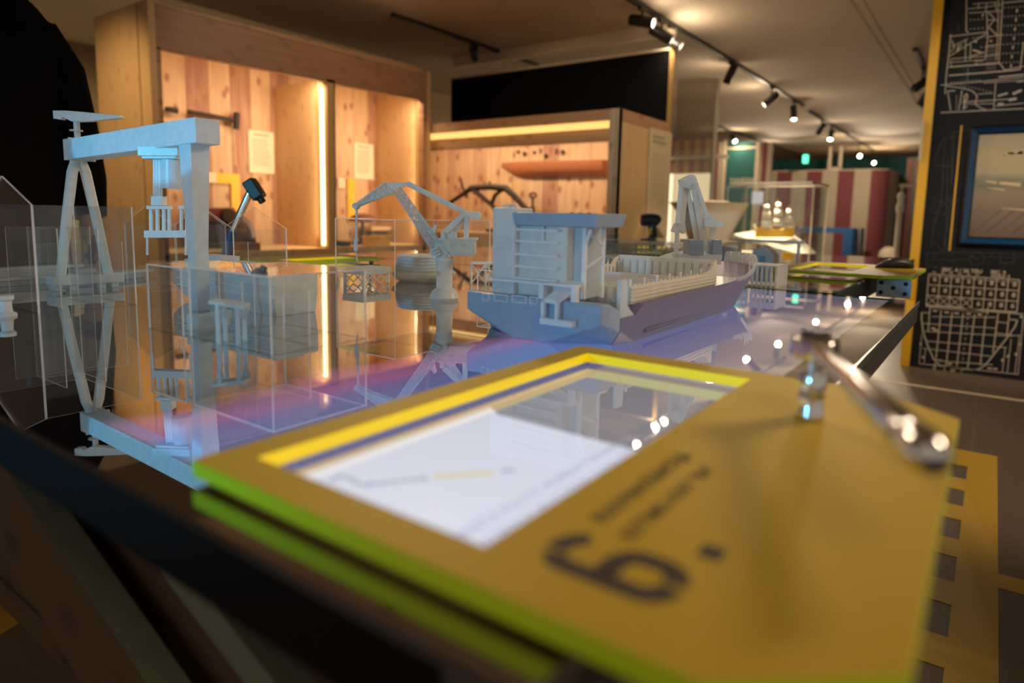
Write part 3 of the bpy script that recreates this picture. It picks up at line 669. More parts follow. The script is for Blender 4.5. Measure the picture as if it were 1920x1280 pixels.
# monolithic leg
rg = []
pc0 = pk(368, 380, V(0.675, 1.23, 1.0))
for hx, hy, z in ((0.019,0.021,gz(1.23)+0.003), (0.018,0.019,1.07), (0.014,0.014,0.93), (0.013,0.013,ZG)):
    rg.append([V(pc0.x-hx,pc0.y-hy,z), V(pc0.x+hx,pc0.y-hy,z), V(pc0.x+hx,pc0.y+hy,z), V(pc0.x-hx,pc0.y+hy,z)])
MB().loft(rg).build('pillar_leg', M['resin_blue'], gc, bevel=0.0015)
# A-frame legs
for s in (-1, 1):
    pts = [V(0.675+s*0.004,1.745,1.108), V(0.675+s*0.014,1.745,1.078), V(0.675+s*0.033,1.745,0.96), V(0.675+s*0.053,1.745,0.825)]
    MB().tube(pts, [0.011,0.0115,0.011,0.0105], 12).build('frame_leg', M['resin'], gc, smooth=True)
mb = MB().box(0.600, 0.752, 1.722, 1.768, 0.817, 0.838)
for x in (0.612, 0.645, 0.705, 0.735): mb.box(x-0.008, x+0.008, 1.728, 1.762, ZG, 0.817)
mb.build('bogie_beam', M['resin'], gc, bevel=0.002)
# jib crane on top of the girder
mp = V(0.675, 1.742, 1.152)
MB().tube([mp, pk(143,225,mp)], 0.0065, 12).lathe([(0.0135,0),(0.0135,0.003)], pk(143,246,mp), n=16).build('mast', M['resin'], gc, smooth=True)
poly = [pk(u, v, mp) for u, v in ((103,208),(126,208),(152,210),(228,217),(230,222),(170,228),(143,229),(137,228),(121,220),(119,225),(104,223))]
MB().prism([p-NH*0.008 for p in poly], NH*0.016).build('top_jib', M['resin'], gc, bevel=0.001)
# trolley, hoist and spreader below the girder
tp = V(0.675, 1.345, 1.10)
def pb(mb, u0, v0, u1, v1, dep, P, mi=0):
    a, b, c, d = pk(u0,v0,P), pk(u1,v0,P), pk(u1,v1,P), pk(u0,v1,P)
    return mb.prism([p-NH*dep/2 for p in (a,b,c,d)], NH*dep, mi)
mb = MB(); pb(mb, 271,276,345,294,0.05,tp); pb(mb, 277,294,340,299,0.044,tp)
mb.build('trolley', M['resin'], gc, bevel=0.001)
mb = MB()
for u in (291, 296, 301): mb.tube([pk(u,298,tp), pk(u,372,tp)], 0.0042, 8)
pb(mb, 288,368,309,385,0.02,tp)
mb.build('hoist_column', M['resin_white'], gc)
ca, cb2 = pk(324,300,tp), pk(324,354,tp)
MB().tube([ca, cb2], 0.0205, 16).build('machinery_house', M['resin_blue'], gc, smooth=True)
mb = MB(); pb(mb, 279,386,320,392,0.018,tp)
for u in (283, 295, 307, 317): pb(mb, u-2,392,u+3,432,0.006,tp)
pb(mb, 275,432,352,445,0.02,tp)
for u in (277, 349): pb(mb, u-2,445,u+1,478,0.004,tp)
mb.build('spreader', M['resin_white'], gc)
mb = MB(); pb(mb, 337,386,352,392,0.014,tp)
for u in (340, 350): pb(mb, u-2,392,u+2,432,0.006,tp)
mb.build('hook_frame', M['resin_white'], gc)

# ================================================================== luffing jib crane
jp = onz(833, 562, ZG)
jc = thing('jib_crane_model', 'frosted luffing jib crane model with lattice boom hanging a hook, mid-table', 'crane model', tuple(jp))
MB().lathe([(0.030,0),(0.034,0.006),(0.028,0.020),(0.0195,0.027),(0.0185,0.028),(0.0185,0.085),(0.021,0.088),(0.021,0.094),(0.018,0.098)], jp, n=24).build('pedestal', M['resin'], jc, smooth=True)
def plate(mb, pts, dep, P, mi=0):
    return mb.prism([pk(u, v, P)-NH*dep/2 for u, v in pts], NH*dep, mi)
mb = plate(MB(), [(828,448),(892,448),(892,475),(846,475),(838,467)], 0.045, jp)
mb.build('machine_cab', M['resin_cream'], jc, bevel=0.002)
mb = plate(MB(), [(824,446),(896,446),(896,450),(824,450)], 0.05, jp); plate(mb, [(843,474),(893,474),(890,478),(846,478)], 0.044, jp)
mb.build('cab_roof', M['resin'], jc)
mb = MB()
for u in (844, 864): plate(mb, [(u,457),(u+12,457),(u+12,459),(u,459)], 0.048, jp); plate(mb, [(u+2,461),(u+11,461),(u+11,462.5),(u+2,462.5)], 0.048, jp)
mb.build('cab_vents', M['resin'], jc)
mb = plate(MB(), [(818,450),(832,446),(842,474),(838,482),(812,480),(806,470),(815,468)], 0.03, jp)
for k in range(3): plate(mb, [(808+k*4,466+k*5),(822+k*3,462+k*5),(824+k*3,466+k*5),(810+k*4,470+k*5)], 0.044, jp)
mb.build('boom_foot', M['resin'], jc)
# lattice boom
def lattice(mb, a0, a1, b0, b1, n, dep, w=0.0032):
    """two chords a0-a1 and b0-b1 (front and rear) joined by zig-zag diagonals"""
    for o in (-dep/2, dep/2):
        f = NH*o
        mb.bar(a0+f, a1+f, w, w, side=NH); mb.bar(b0+f, b1+f, w, w, side=NH)
        for k in range(n):
            p = a0.lerp(a1, k/n)+f; q = b0.lerp(b1, (k+0.5)/n)+f; r = a0.lerp(a1, (k+1)/n)+f
            mb.bar(p, q, w*0.7, w*0.7, side=NH); mb.bar(q, r, w*0.7, w*0.7, side=NH)
    for k in range(n+1):
        p = a0.lerp(a1, k/n); mb.bar(p-NH*dep/2, p+NH*dep/2, w*0.7, w*0.7)
    return mb
P = lambda u, v: pk(u, v, jp)
mb = lattice(MB(), P(750,352), P(832,462), P(741,362), P(812,470), 9, 0.022)
plate(mb, [(751,354),(830,461),(813,468),(743,362)], 0.010, jp)
mb.build('lattice_boom', M['resin_thin'], jc)
MB().prism([P(u,v)-NH*0.011 for u, v in ((799,428),(812,428),(816,421),(820,423),(816,438),(820,452),(812,446))], NH*0.022).build('boom_bracket', M['resin'], jc)
# fly jib and hook
mb = plate(MB(), [(724,342),(766,342),(764,347),(745,355),(735,362),(672,389),(668,384)], 0.010, jp)
lattice(mb, P(666,386), P(740,361), P(666,384), P(724,342), 6, 0.02, 0.0026)
mb.build('fly_jib', M['resin'], jc)
mb = MB().tube([P(668,386)-NH*0.012, P(668,386)+NH*0.012], 0.007, 12); mb.tube([P(669,388), P(668,446)], 0.0028, 8)
mb.tube([P(668,446), P(668,452)], 0.0055, 10); mb.tube([P(667,452), P(667,470)], 0.0045, 8); mb.tube([P(667,470), P(670,490)], 0.0014, 6)
mb.build('hook_line', M['resin_blue'], jc, smooth=True)
# tie beam, counterweight and A-frame
mb = MB()
for o in (-0.009, 0.009):
    mb.bar(P(764,344)+NH*o, P(872,398)+NH*o, 0.005, 0.011, side=NH)
mb.bar(P(764,344), P(872,398), 0.014, 0.004, side=NH)
mb.build('tie_beam', M['resin'], jc)
plate(MB(), [(866,394),(898,397),(903,401),(901,411),(882,410),(870,404)], 0.03, jp).build('counterweight', M['resin'], jc, bevel=0.002)
mb = MB()
for o in (-0.015, 0.015):
    mb.bar(P(872,400)+NH*o, P(836,434)+NH*o, 0.006, 0.012, side=NH); mb.bar(P(876,404)+NH*o, P(874,448)+NH*o, 0.006, 0.009, side=NH)
    mb.bar(P(832,434)+NH*o, P(832,448)+NH*o, 0.006, 0.01, side=NH)
plate(mb, [(829,432),(856,434),(856,448),(832,448)], 0.022, jp)
mb.bar(P(876,402), P(852,436), 0.005, 0.010, side=NH)
mb.build('stay_frame', M['resin'], jc)

# ================================================================== ship model
X0, YC, HB = 0.846, 0.580, 0.131
sh = thing('ship_model', 'frosted cargo ship model with high stern bridge and deck crane, right of the table centre', 'ship model', (1.2, YC, ZG))
def hull_ring(x, hb_top, hb_mid, hb_bot, zt, zm, n=1):
    return [V(x,YC-hb_top,zt), V(x,YC-hb_mid,zm), V(x,YC-hb_bot,ZG), V(x,YC+hb_bot,ZG), V(x,YC+hb_mid,zm), V(x,YC+hb_top,zt)]
rg = [hull_ring(0.848,0.127,0.127,0.030,0.872,0.842), hull_ring(0.868,0.131,0.131,0.060,0.872,0.836), hull_ring(0.905,0.131,0.131,0.118,0.858,0.826)]
MB().loft(rg).build('stern_hull', M['resin_stern'], sh, bevel=0.003)
rg = [hull_ring(0.905,0.131,0.131,0.118,0.846,0.826), hull_ring(0.955,0.131,0.131,0.130,0.846,0.82), hull_ring(0.985,0.131,0.131,0.130,0.861,0.82), hull_ring(1.20,0.131,0.131,0.130,0.863,0.82), hull_ring(1.40,0.131,0.131,0.129,0.866,0.82)]
def bow_ring(t):                      # full, blunt bow: flared sides closing round the stem
    a = t*math.pi/2; w = math.cos(a)**0.5
    xt = 1.52+0.205*math.sin(a); xm = 1.47+0.165*math.sin(a); xb = 1.44+0.135*math.sin(a)
    ht, hm_, hb_ = 0.131*w+0.001, (0.127*w)+0.001, 0.124*math.cos(a)**0.7+0.001
    zt = 0.868+0.022*math.sin(a)
    return [V(xt,YC-ht,zt), V(xm,YC-hm_,0.835), V(xb,YC-hb_,ZG), V(xb,YC+hb_,ZG), V(xm,YC+hm_,0.835), V(xt,YC+ht,zt)], (xt, ht, zt)
BOW = [bow_ring(t) for t in (0.0,0.2,0.4,0.6,0.75,0.87,0.95,0.99)]
rg += [r_ for r_, _ in BOW]
MB().loft(rg).build('hull', M['resin_hull'], sh)
# forecastle bulwark
mb = MB()
pts = [(1.46,0.131,0.866,0.872)] + [(x, h, z, z+0.006+0.020*min(1,k/2.5)) for k, (_, (x, h, z)) in enumerate(BOW)]
for s_ in (-1, 1):
    mb = MB()
    for (a, h, z0, z1), (b, h2_, z2, z3) in zip(pts, pts[1:]):
        mb.prism([V(a,YC+s_*h,z0-0.003), V(b,YC+s_*h2_,z2-0.003), V(b+0.004,YC+s_*(h2_+0.003),z3), V(a+0.003,YC+s_*(h+0.003),z1)], (-0.003,-s_*0.004,0))
    mb.build('bow_bulwark', M['resin_thin'], sh)
# rubbing strake along the side
MB().bar((0.99,YC-HB-0.002,0.818),(1.40,YC-HB+0.004,0.818),0.003,0.003).build('strake', M['resin_hull'], sh)
# hold: cream corrugated coaming
for s in (-1, 1):
    mb = MB(); y = YC+s*0.112
    mb.box(0.970, 1.372, y-0.003, y+0.003, 0.860, 0.889)
    for k in range(4): mb.box(0.970, 1.372, y+s*0.003-0.0012, y+s*0.003+0.0012, 0.864+k*0.0065, 0.8665+k*0.0065)
    mb.prism([V(1.30,y-0.003,0.889), V(1.372,y-0.003,0.889), V(1.372,y-0.003,0.912), V(1.355,y-0.003,0.907), V(1.335,y-0.003,0.894)], (0,0.006,0))
    mb.build('hold_coaming', M['resin_cream'], sh)
mb = MB().box(0.966, 0.972, YC-0.112, YC+0.112, 0.846, 0.889)
for k in range(14): y = YC-0.105+k*0.0162; mb.box(0.963, 0.966, y-0.0018, y+0.0018, 0.848, 0.887)
mb.build('hold_end_wall', M['resin'], sh)
mb = MB().box(1.370, 1.378, YC-0.112, YC+0.112, 0.864, 0.914)
for k in range(12): y = YC-0.10+k*0.0182; mb.box(1.366, 1.370, y-0.0016, y+0.0016, 0.866, 0.905)
mb.build('hold_front_wall', M['resin'], sh)
for k in range(22):
    x = 0.985+k*0.0178
    hgt = 0.901 if k % 3 == 0 else 0.893
    MB().box(x-0.0014, x+0.0014, YC+0.104, YC+0.107, 0.864, hgt).build('hold_rib', M['resin_white'], sh)
    MB().box(x-0.0014, x+0.0014, YC-0.107, YC-0.104, 0.864, hgt-0.002).build('hold_rib', M['resin_white'], sh)
mb = MB()
for x in (1.06, 1.16, 1.26): mb.box(x-0.003, x+0.003, YC-0.108, YC+0.108, 0.866, 0.884)
mb.box(0.975,1.37,YC-0.004,YC+0.004,0.866,0.874)
mb.build('hold_beams', M['resin'], sh)
MB().box(0.972,1.37,YC-0.109,YC+0.109,0.8645,0.8665).build('hold_floor', M['resin_stern'], sh)
# superstructure
XS = 0.858
SP = V(0.846, YC, 0.87)
def sy(u, v, x=0.848): return onx(u, v, x)
fy0, fy1 = sy(958,450).y, sy(916,450).y
MB().box(XS, XS+0.05, fy0, fy1, 0.872, 1.011).build('funnel', M['resin_blue'], sh, bevel=0.002)
MB().tube([V(XS+0.02,(fy0+fy1)/2-0.004,1.011), V(XS+0.02,(fy0+fy1)/2-0.004,1.017)], [0.009,0.007], 12).box(XS+0.012,XS+0.03,(fy0+fy1)/2,(fy0+fy1)/2+0.012,1.011,1.0165).build('funnel_cap', M['resin_thin'], sh, smooth=True)
ty0, ty1 = sy(1068,480).y, sy(953,480).y
MB().box(XS+0.012, XS+0.10, ty0+0.018, ty1, 0.872, 0.984).build('deckhouse', M['resin'], sh, bevel=0.0015)
MB().box(XS+0.03, XS+0.10, ty0, ty0+0.018, 0.872, 0.984).build('deckhouse_side', M['resin_blue'], sh)  # bluish tint stands in for teal light projected on this side
by1, by0 = sy(958,410).y, sy(1113,410).y
rg = []
for z, g in ((0.983, 0.0), (0.9845, 0.004), (1.003, 0.010), (1.004, 0.008)):
    rg.append([V(XS+0.004-g,by0-g+0.006,z), V(XS+0.085+g*0.5,by0-g+0.006,z), V(XS+0.085+g*0.5,by1,z), V(XS+0.004-g,by1,z)])
MB().loft(rg).build('bridge', M['resin_stern'], sh)
mb = MB()
for k, z in enumerate((0.898, 0.917, 0.936, 0.957, 0.975)):
    mb.box(XS+0.002, XS+0.014, ty0+0.030, ty1-0.002, z, z+0.0035)
mb.box(XS+0.006, XS+0.012, ty0+0.058, ty0+0.061, 0.957, 0.983)
mb.build('deck_ledge', M['resin_white'], sh)
mb = MB()
py = by0+0.016
mb.bar((XS+0.02,py+0.014,0.984),(XS+0.02,py+0.014,0.874),0.006,0.006).bar((XS+0.06,py+0.004,0.984),(XS+0.06,py+0.004,0.874),0.005,0.005)
mb.bar((XS+0.02,py+0.014,0.98),(XS+0.06,py+0.004,0.955),0.004,0.004).bar((XS+0.02,py+0.014,0.92),(XS+0.06,py+0.004,0.94),0.004,0.004).bar((XS+0.02,py+0.014,0.955),(XS+0.02,py+0.004,0.98),0.004,0.004)
mb.build('bridge_strut', M['resin_white'], sh)
ry0, ry1 = sy(1080,535).y, sy(916,528).y
mb = MB().box(0.846, 0.862, ry0, ry1, 0.894, 0.8975)
for u in (1015, 1076): y = sy(u,540).y; mb.box(0.847, 0.857, y-0.0045, y+0.0045, 0.872, 0.894)
mb.build('mooring_deck', M['resin_white'], sh)
# free-fall boat chute
yq = sy(1040,560).y
mb = MB().prism([V(0.838,yq+0.012,0.868), V(0.838,yq-0.012,0.868), V(0.875,yq-0.032,0.895), V(0.875,yq-0.006,0.895)], (0,0,0.006))
mb.bar((0.836,yq+0.013,0.846),(0.836,yq+0.013,0.870),0.005,0.005).bar((0.836,yq-0.012,0.842),(0.836,yq-0.012,0.870),0.005,0.005)
mb.bar((0.836,yq+0.013,0.870),(0.873,yq-0.006,0.897),0.004,0.004).bar((0.836,yq-0.012,0.870),(0.873,yq-0.032,0.897),0.004,0.004)
mb.box(0.832, 0.847, yq-0.040, yq+0.016, 0.836, 0.845)
mb.build('boat_chute', M['resin_white'], sh)
# stern openings with raised rims
for u0, u1 in ((905,918),(927,952),(960,987),(994,1008)):
    ya, yb2 = sy(u1,565,0.847).y, sy(u0,565,0.847).y; zc = sy((u0+u1)/2, 557+ (u0-905)*0.07, 0.847).z
    mb = MB(); h = 0.0045; t = 0.0013
    mb.box(0.8455,0.849,ya,yb2,zc+h,zc+h+t).box(0.8455,0.849,ya,yb2,zc-h-t,zc-h).box(0.8455,0.849,ya,ya+t,zc-h,zc+h).box(0.8455,0.849,yb2-t,yb2,zc-h,zc+h)
    mb.build('stern_port', M['resin_white'], sh)
# side wing at the break of the deck
MB().prism([V(0.905,YC-0.129,0.845), V(0.968,YC-0.129,0.838), V(0.930,YC-0.129,0.862), V(0.925,YC-0.129,0.905), V(0.905,YC-0.129,0.905)], (0,0.006,0)).build('side_wing', M['resin_blue'], sh)
# deck crane at the bow
KP = V(1.50, YC, 0.87)
K = lambda u, v: pk(u, v, KP)
mb = MB()
plate(mb, [(1264,476),(1348,476),(1346,494),(1268,496)], 0.05, KP)
mb.build('crane_base', M['resin'], sh, bevel=0.001)
mb = plate(MB(), [(1287,449),(1313,449),(1313,477),(1287,477)], 0.06, KP); plate(mb, [(1332,449),(1348,449),(1348,476),(1330,476)], 0.05, KP)
mb.build('crane_cab', M['resin_stern'], sh, bevel=0.001)
mb = MB()
for u0, u1, v1, o in ((1296,1318,470,-0.012),(1302,1326,470,0.0),(1290,1312,470,0.012)):
    mb.bar(K(u0,345)+NH*o, K(u1,v1)+NH*o, 0.006, 0.010, side=NH)
mb.build('crane_boom', M['resin'], sh)
mb = MB()
for u0, u1, o in ((1276,1267,-0.010),(1284,1274,0.004),(1290,1282,0.012)):
    mb.bar(K(u0,340)+NH*o, K(u1,425)+NH*o, 0.006, 0.009, side=NH)
plate(mb, [(1274,337),(1292,328),(1298,328),(1296,356),(1276,350)], 0.03, KP)
plate(mb, [(1266,418),(1282,418),(1285,434),(1279,438),(1274,430),(1266,436),(1259,434)], 0.026, KP)
mb.build('crane_fly_jib', M['resin'], sh)
mb = MB()
mb.bar(K(1270,432), K(1267,486), 0.012, 0.008, side=NH); plate(mb, [(1261,484),(1273,484),(1273,492),(1260,492)], 0.014, KP)
mb.build('crane_rest', M['resin_white'], sh)
mb = MB()
for o in (-0.01, 0.01): mb.bar(K(1298,330)+NH*o, K(1326,412)+NH*o, 0.005, 0.008, side=NH)
plate(mb, [(1318,408),(1330,404),(1336,412),(1352,416),(1354,425),(1330,426),(1318,424)], 0.034, KP)
for u in (1331, 1337, 1344): mb.bar(K(u,424)+NH*(u-1337)*0.0012, K(u-1,452)+NH*(u-1337)*0.0012, 0.004, 0.004, side=NH)
mb.build('crane_stay', M['resin'], sh)
mb = MB()
for k in range(6):
    x, h, z_ = BOW[k+1][1]; mb.bar((x-0.006,YC-h+0.006,z_),(x-0.006,YC-h+0.006,z_+0.028),0.0022,0.0022)
mb.build('bow_rail', M['resin_white'], sh)

# ================================================================== other frosted models
def simple(name, label, cat, mb, mat, loc, bevel=0.0, smooth=False, group=None):
    o = mb.build(name, mat, None, bevel=bevel, smooth=smooth); return tag(o, label, cat, group)
# long vessel lying behind the A-frame
BP = V(0.77, 1.94, ZG)
EX, EY = V(1,0,0), V(0,1,0)
bv = thing('barge_model', 'long flat frosted barge model with pointed end behind the gantry A-frame', 'ship model', tuple(BP))
def across(mb, s0, s1, d0, d1, z0, z1, tip=0.0):
    a = [BP+EX*s0+EY*d0, BP+EX*s1+EY*d0, BP+EX*(s1+tip)+EY*((d0+d1)/2), BP+EX*s1+EY*d1, BP+EX*s0+EY*d1]
    return mb.prism([V(p.x,p.y,z0) for p in a], (0,0,z1-z0))
across(MB(), -0.36, 0.10, -0.035, 0.035, ZG, 0.818, 0.035).build('hull', M['resin_stern'], bv, bevel=0.002)
across(MB(), -0.34, 0.06, -0.04, 0.04, 0.818, 0.826, 0.10).build('deck', M['resin'], bv, bevel=0.002)
across(MB(), -0.32, -0.09, -0.025, 0.025, 0.826, 0.842, 0.01).build('deckhouse', M['resin_blue'], bv, bevel=0.001)
mb = MB(); across(mb, -0.30, -0.03, -0.018, 0.018, 0.842, 0.848, 0.01); across(mb, -0.05, 0.0, -0.02, 0.02, 0.826, 0.836)
mb.build('upper_deck', M['resin'], bv)
bl = onz(12, 592, ZG)
simple('bollard_model', 'small frosted bollard at the left margin of the table', 'bollard', MB().lathe([(0.016,0),(0.016,0.004),(0.010,0.008),(0.009,0.026),(0.013,0.030),(0.013,0.036)], bl, n=18), M['resin'], bl, smooth=True)
# big frosted hull block behind the acrylic boxes
hb = thing('hull_block_model', 'bulky frosted hull section model between gantry leg and acrylic boxes', 'ship model', (0.765, 1.2, ZG))
rg = []
for y, w0, w1, z0 in ((1.455,0.018,0.034,0.826),(1.40,0.034,0.046,0.812),(1.30,0.044,0.050,ZG),(1.06,0.044,0.050,ZG)):
    c = 0.768
    rg.append([V(c-w1,y,0.884), V(c-w1,y,0.84), V(c-w0,y,z0), V(c+w0,y,z0), V(c+w1,y,0.84), V(c+w1,y,0.884)])
MB().loft(rg).build('hull', M['resin'], hb, bevel=0.002)
mb = MB()
for z in (0.838, 0.852, 0.868): mb.box(0.7155, 0.7185, 1.06, 1.40, z, z+0.003)
mb.build('strakes', M['resin_white'], hb)
mb = MB().box(0.735, 0.80, 1.08, 1.40, 0.884, 0.892).box(0.745, 0.79, 1.28, 1.38, 0.892, 0.902)
mb.build('deck', M['resin_blue'], hb)
# boat lying under the acrylic box
rg = []
c = V(0.60, 1.045, ZG)
for t, w, h in ((-0.05,0.004,0.024),(-0.035,0.018,0.022),(0.0,0.024,0.02),(0.03,0.021,0.022),(0.05,0.012,0.026)):
    y = c.y; rg.append([V(c.x-0.015+t*0.7,y-w,ZG+h), V(c.x-0.015+t*0.7,y-w*0.4,ZG+0.0), V(c.x-0.015+t*0.7,y+w*0.4,ZG), V(c.x-0.015+t*0.7,y+w,ZG+h)])
simple('boat_model', 'small frosted boat hull inside the acrylic box at the gantry foot', 'ship model', MB().loft(rg), M['resin_blue'], c)
# portal frame in the front acrylic box
FP = V(0.555, 0.872, ZG)
pf = thing('portal_crane_model', 'small bright blue portal frame inside the nearest acrylic box', 'crane model', tuple(FP))
fz = lambda u, v: pk(u, v, FP)
mb = MB(); plate(mb, [(399,561),(462,570),(462,577),(399,567)], 0.03, FP); mb.build('beam', M['resin_blue'], pf)
for u, v in ((414,566), (451,572)):
    a = fz(u, v)
    for o in (-0.012, 0.012):
        f = V(a.x+NH.x*o, a.y+NH.y*o, a.z); MB().bar(f, V(f.x, f.y, ZG), 0.005, 0.005, side=NH).build('leg', M['resin_blue'], pf)
mb = MB(); a = fz(451,580); b = fz(466,577); mb.bar(a, fz(458,600), 0.003, 0.003); mb.bar(b, fz(458,600), 0.003, 0.003); mb.bar(fz(414,575), fz(406,590), 0.003,0.003)
mb.bar(fz(406,590), fz(414,605), 0.003, 0.003)
mb.build('brace', M['resin_blue'], pf)
# rounded ship block in the acrylic dock hall
sb = thing('ship_block_model', 'rounded frosted ship block with banded sides inside the acrylic dock hall', 'ship model', (1.40, 1.33, ZG))
cb = V(1.395, 1.325, ZG)
MB().lathe([(0.070,0.0),(0.086,0.012),(0.092,0.022),(0.092,0.028),(0.088,0.03)], cb, n=28).build('keel_block', M['resin'], sb, smooth=True)
MB().lathe([(0.084,0.03),(0.082,0.045),(0.074,0.072),(0.072,0.076)], cb, n=28).build('body', M['resin_white'], sb, smooth=True)
for k in range(5):
    z = 0.034+k*0.009; r = 0.0850-(z-0.03)*0.23
    MB().lathe([(r,z),(r+0.0016,z+0.0012),(r,z+0.003)], cb, n=28).build('band', M['resin_blue'], sb, smooth=True)
ls = thing('landing_stage_model', 'small frosted stage on cross-braced legs beside the rounded ship block', 'pier model', (1.235, 1.39, ZG))
MB().box(1.185, 1.285, 1.345, 1.430, 0.832, 0.850).build('deck', M['resin_blue'], ls, bevel=0.001)
for i, (x, y) in enumerate(((1.19,1.35),(1.28,1.35),(1.19,1.425),(1.28,1.425))):
    MB().box(x-0.003,x+0.003,y-0.003,y+0.003,ZG,0.832).build('leg', M['resin_white'], ls)
mb = MB()
for y in (1.35, 1.425):
    for k in range(3):
        a = 1.19+k*0.03; mb.bar((a,y,0.806),(a+0.03,y,0.83),0.0025,0.0025).bar((a,y,0.83),(a+0.03,y,0.806),0.0025,0.0025)
mb.build('cross_braces', M['resin_white'], ls)

def lattice_wall(label, p, q, z1, n, group=None, name='lattice_jetty_model'):
    p, q = V(p[0], p[1], ZG), V(q[0], q[1], ZG); d = q-p
    t = thing(name, label, 'pier model', tuple((p+q)/2), group)
    MB().bar(p+V(0,0,z1-ZG-0.003), q+V(0,0,z1-ZG-0.003), 0.02, 0.006, side=V(-d.y,d.x,0)).build('deck', M['resin_white'], t)
    mb = MB(); h = z1-ZG-0.006
    for k in range(n+1):
        a = p+d*(k/n); mb.bar(a, a+V(0,0,h), 0.005, 0.005)
        if k < n:
            b = p+d*((k+1)/n); mb.bar(a, b+V(0,0,h), 0.0035, 0.0035); mb.bar(b, a+V(0,0,h), 0.0035, 0.0035)
    mb.build('trestle', M['resin_white'], t)
    return t
def picket_block(label, x0, x1, y0, y1, z1, n, name='dock_building_model', group=None):
    t = thing(name, label, 'model building', ((x0+x1)/2, (y0+y1)/2, ZG), group)
    MB().box(x0, x1, y0, y1, z1-0.004, z1).build('roof', M['resin_thin'], t)
    mb = MB()
    for k in range(n):
        y = y0+0.003+(y1-y0-0.006)*k/(n-1); mb.box(x0, x0+0.004, y-0.003, y+0.003, ZG, z1-0.004)
    mb.build('front_slats', M['resin_white'], t)
    mb = MB(); m = max(3, int((x1-x0)/((y1-y0)/n)))
    for k in range(1, m):
        x = x0+0.003+(x1-x0-0.006)*k/(m-1); mb.box(x-0.003, x+0.003, y0, y0+0.004, ZG, z1-0.004)
    mb.build('side_slats', M['resin_white'], t)
    MB().box(x0+0.006, x1-0.002, y0+0.006, y1-0.002, ZG, ZG+0.004).build('base', M['resin_thin'], t)
    return t
lattice_wall('white cross-braced jetty model between jib crane and ship bridge', (1.44,1.185), (1.62,1.02), 0.866, 6)
lattice_wall('white cross-braced jetty model behind the ship hold, left stretch', (1.66,1.02), (1.80,0.90), 0.858, 5)
picket_block('slatted frosted shed model at the rim of the second table beside the ship bow', 2.00, 2.12, 0.50, 0.60, 0.868, 8)
picket_block('slatted frosted shed model left of the ship bow crane', 2.02, 2.22, 0.98, 1.14, 0.862, 9)
picket_block('long slatted frosted shed model behind the ship hold', 2.10, 2.40, 1.24, 1.50, 0.866, 14)
picket_block('low slatted frosted shed model far behind the ship bridge', 2.60, 2.95, 1.40, 1.75, 0.872, 14)
picket_block('slatted frosted shed model close to the black hand grip', 2.9, 3.2, 1.12, 1.40, 0.876, 12)
ab1 = acr_box('acrylic_box', 'wide clear acrylic box behind the ship hold on the second table', 2.26, 2.62, 0.80, 1.20, 0.915)
acr_box('acrylic_box', 'clear acrylic box far behind the ship funnel', 2.45, 2.58, 1.30, 1.66, 0.93)
def house(label, x, y, w, d, h, roof, mat='resin'):
    t = thing('house_model', label, 'model building', (x, y, ZG))
    MB().box(x-d/2, x+d/2, y-w/2, y+w/2, ZG, ZG+h).build('walls', M[mat], t)
    MB().prism([V(x-d/2,y-w/2,ZG+h), V(x-d/2,y+w/2,ZG+h), V(x-d/2,y,ZG+h+roof)], (d,0,0)).build('roof', M[mat], t)
    MB().box(x-d/2-0.002, x-d/2, y-w*0.14, y+w*0.14, ZG, ZG+h*0.9).build('door', M['resin_stern'], t)
    return t
house('small frosted gabled house model left of the yellow board on the second table', 2.74, 0.735, 0.085, 0.08, 0.06, 0.035)
house('low frosted house model in the middle of the second table', 3.4, 1.10, 0.11, 0.10, 0.05, 0.012)
house('low frosted house model at the rear right of the second table', 3.5, 0.93, 0.12, 0.10, 0.045, 0.012)
cr = thing('crane_track_model', 'frosted overhead beam model on posts behind the gabled house model', 'crane model', (3.05, 0.80, ZG))
MB().box(3.03, 3.06, 0.66, 0.95, 0.90, 0.912).build('beam', M['resin'], cr)
for y in (0.68, 0.93): MB().box(3.038, 3.052, y-0.006, y+0.006, ZG, 0.90).build('post', M['resin'], cr)

# ================================================================== closed wooden showcase (left)
YF, YB = 4.10, 4.80
sc1 = thing('display_cabinet', 'tall lit pine showcase with two bays on the left', 'display cabinet', (3.2, 4.45, 0))
MB().box(1.995, 2.035, YF, YB, 0, 2.20).build('side_panel', M['ply_x'], sc1)
MB().box(2.035, 2.062, YF, YF+0.06, 0, 1.94).build('front_post', M['pine_beam_x'], sc1)
MB().box(4.345, 4.395, YF, YB, 0, 2.22).build('side_panel', M['ply_x'], sc1)
MB().box(4.30, 4.345, YF, YF+0.06, 0, 1.96).build('front_post', M['pine_beam_x'], sc1)
MB().prism([V(2.035,YF,1.93), V(4.345,YF,1.96), V(4.345,YF,2.235), V(2.035,YF,2.195)], (0,0.045,0)).build('top_fascia', M['pine_beam_x'], sc1)
MB().box(2.036, 4.344, YF+0.046, YB, 2.16, 2.19).build('roof', M['ply_y'], sc1)
MB().box(2.035, 4.345, 4.745, 4.775, 0.0, 2.16).build('back_panel', M['pine'], sc1)
MB().box(3.275, 3.335, YF, 4.745, 0.72, 1.97).build('divider', M['ply_x'], sc1)
MB().box(3.335, 3.35, YF, YF+0.05, 0.72, 1.97).build('divider_edge', M['dark_wood'], sc1)
MB().box(2.035, 4.345, YF, 4.745, 0.66, 0.72).build('shelf', M['ply_y'], sc1)
MB().box(2.035, 4.345, YF+0.01, YF+0.04, 0.0, 0.66).build('front_panel', M['pine'], sc1)
MB().box(3.268, 3.275, YF+0.045, YF+0.075, 0.74, 1.90).build('led_strip', M['led'], sc1)
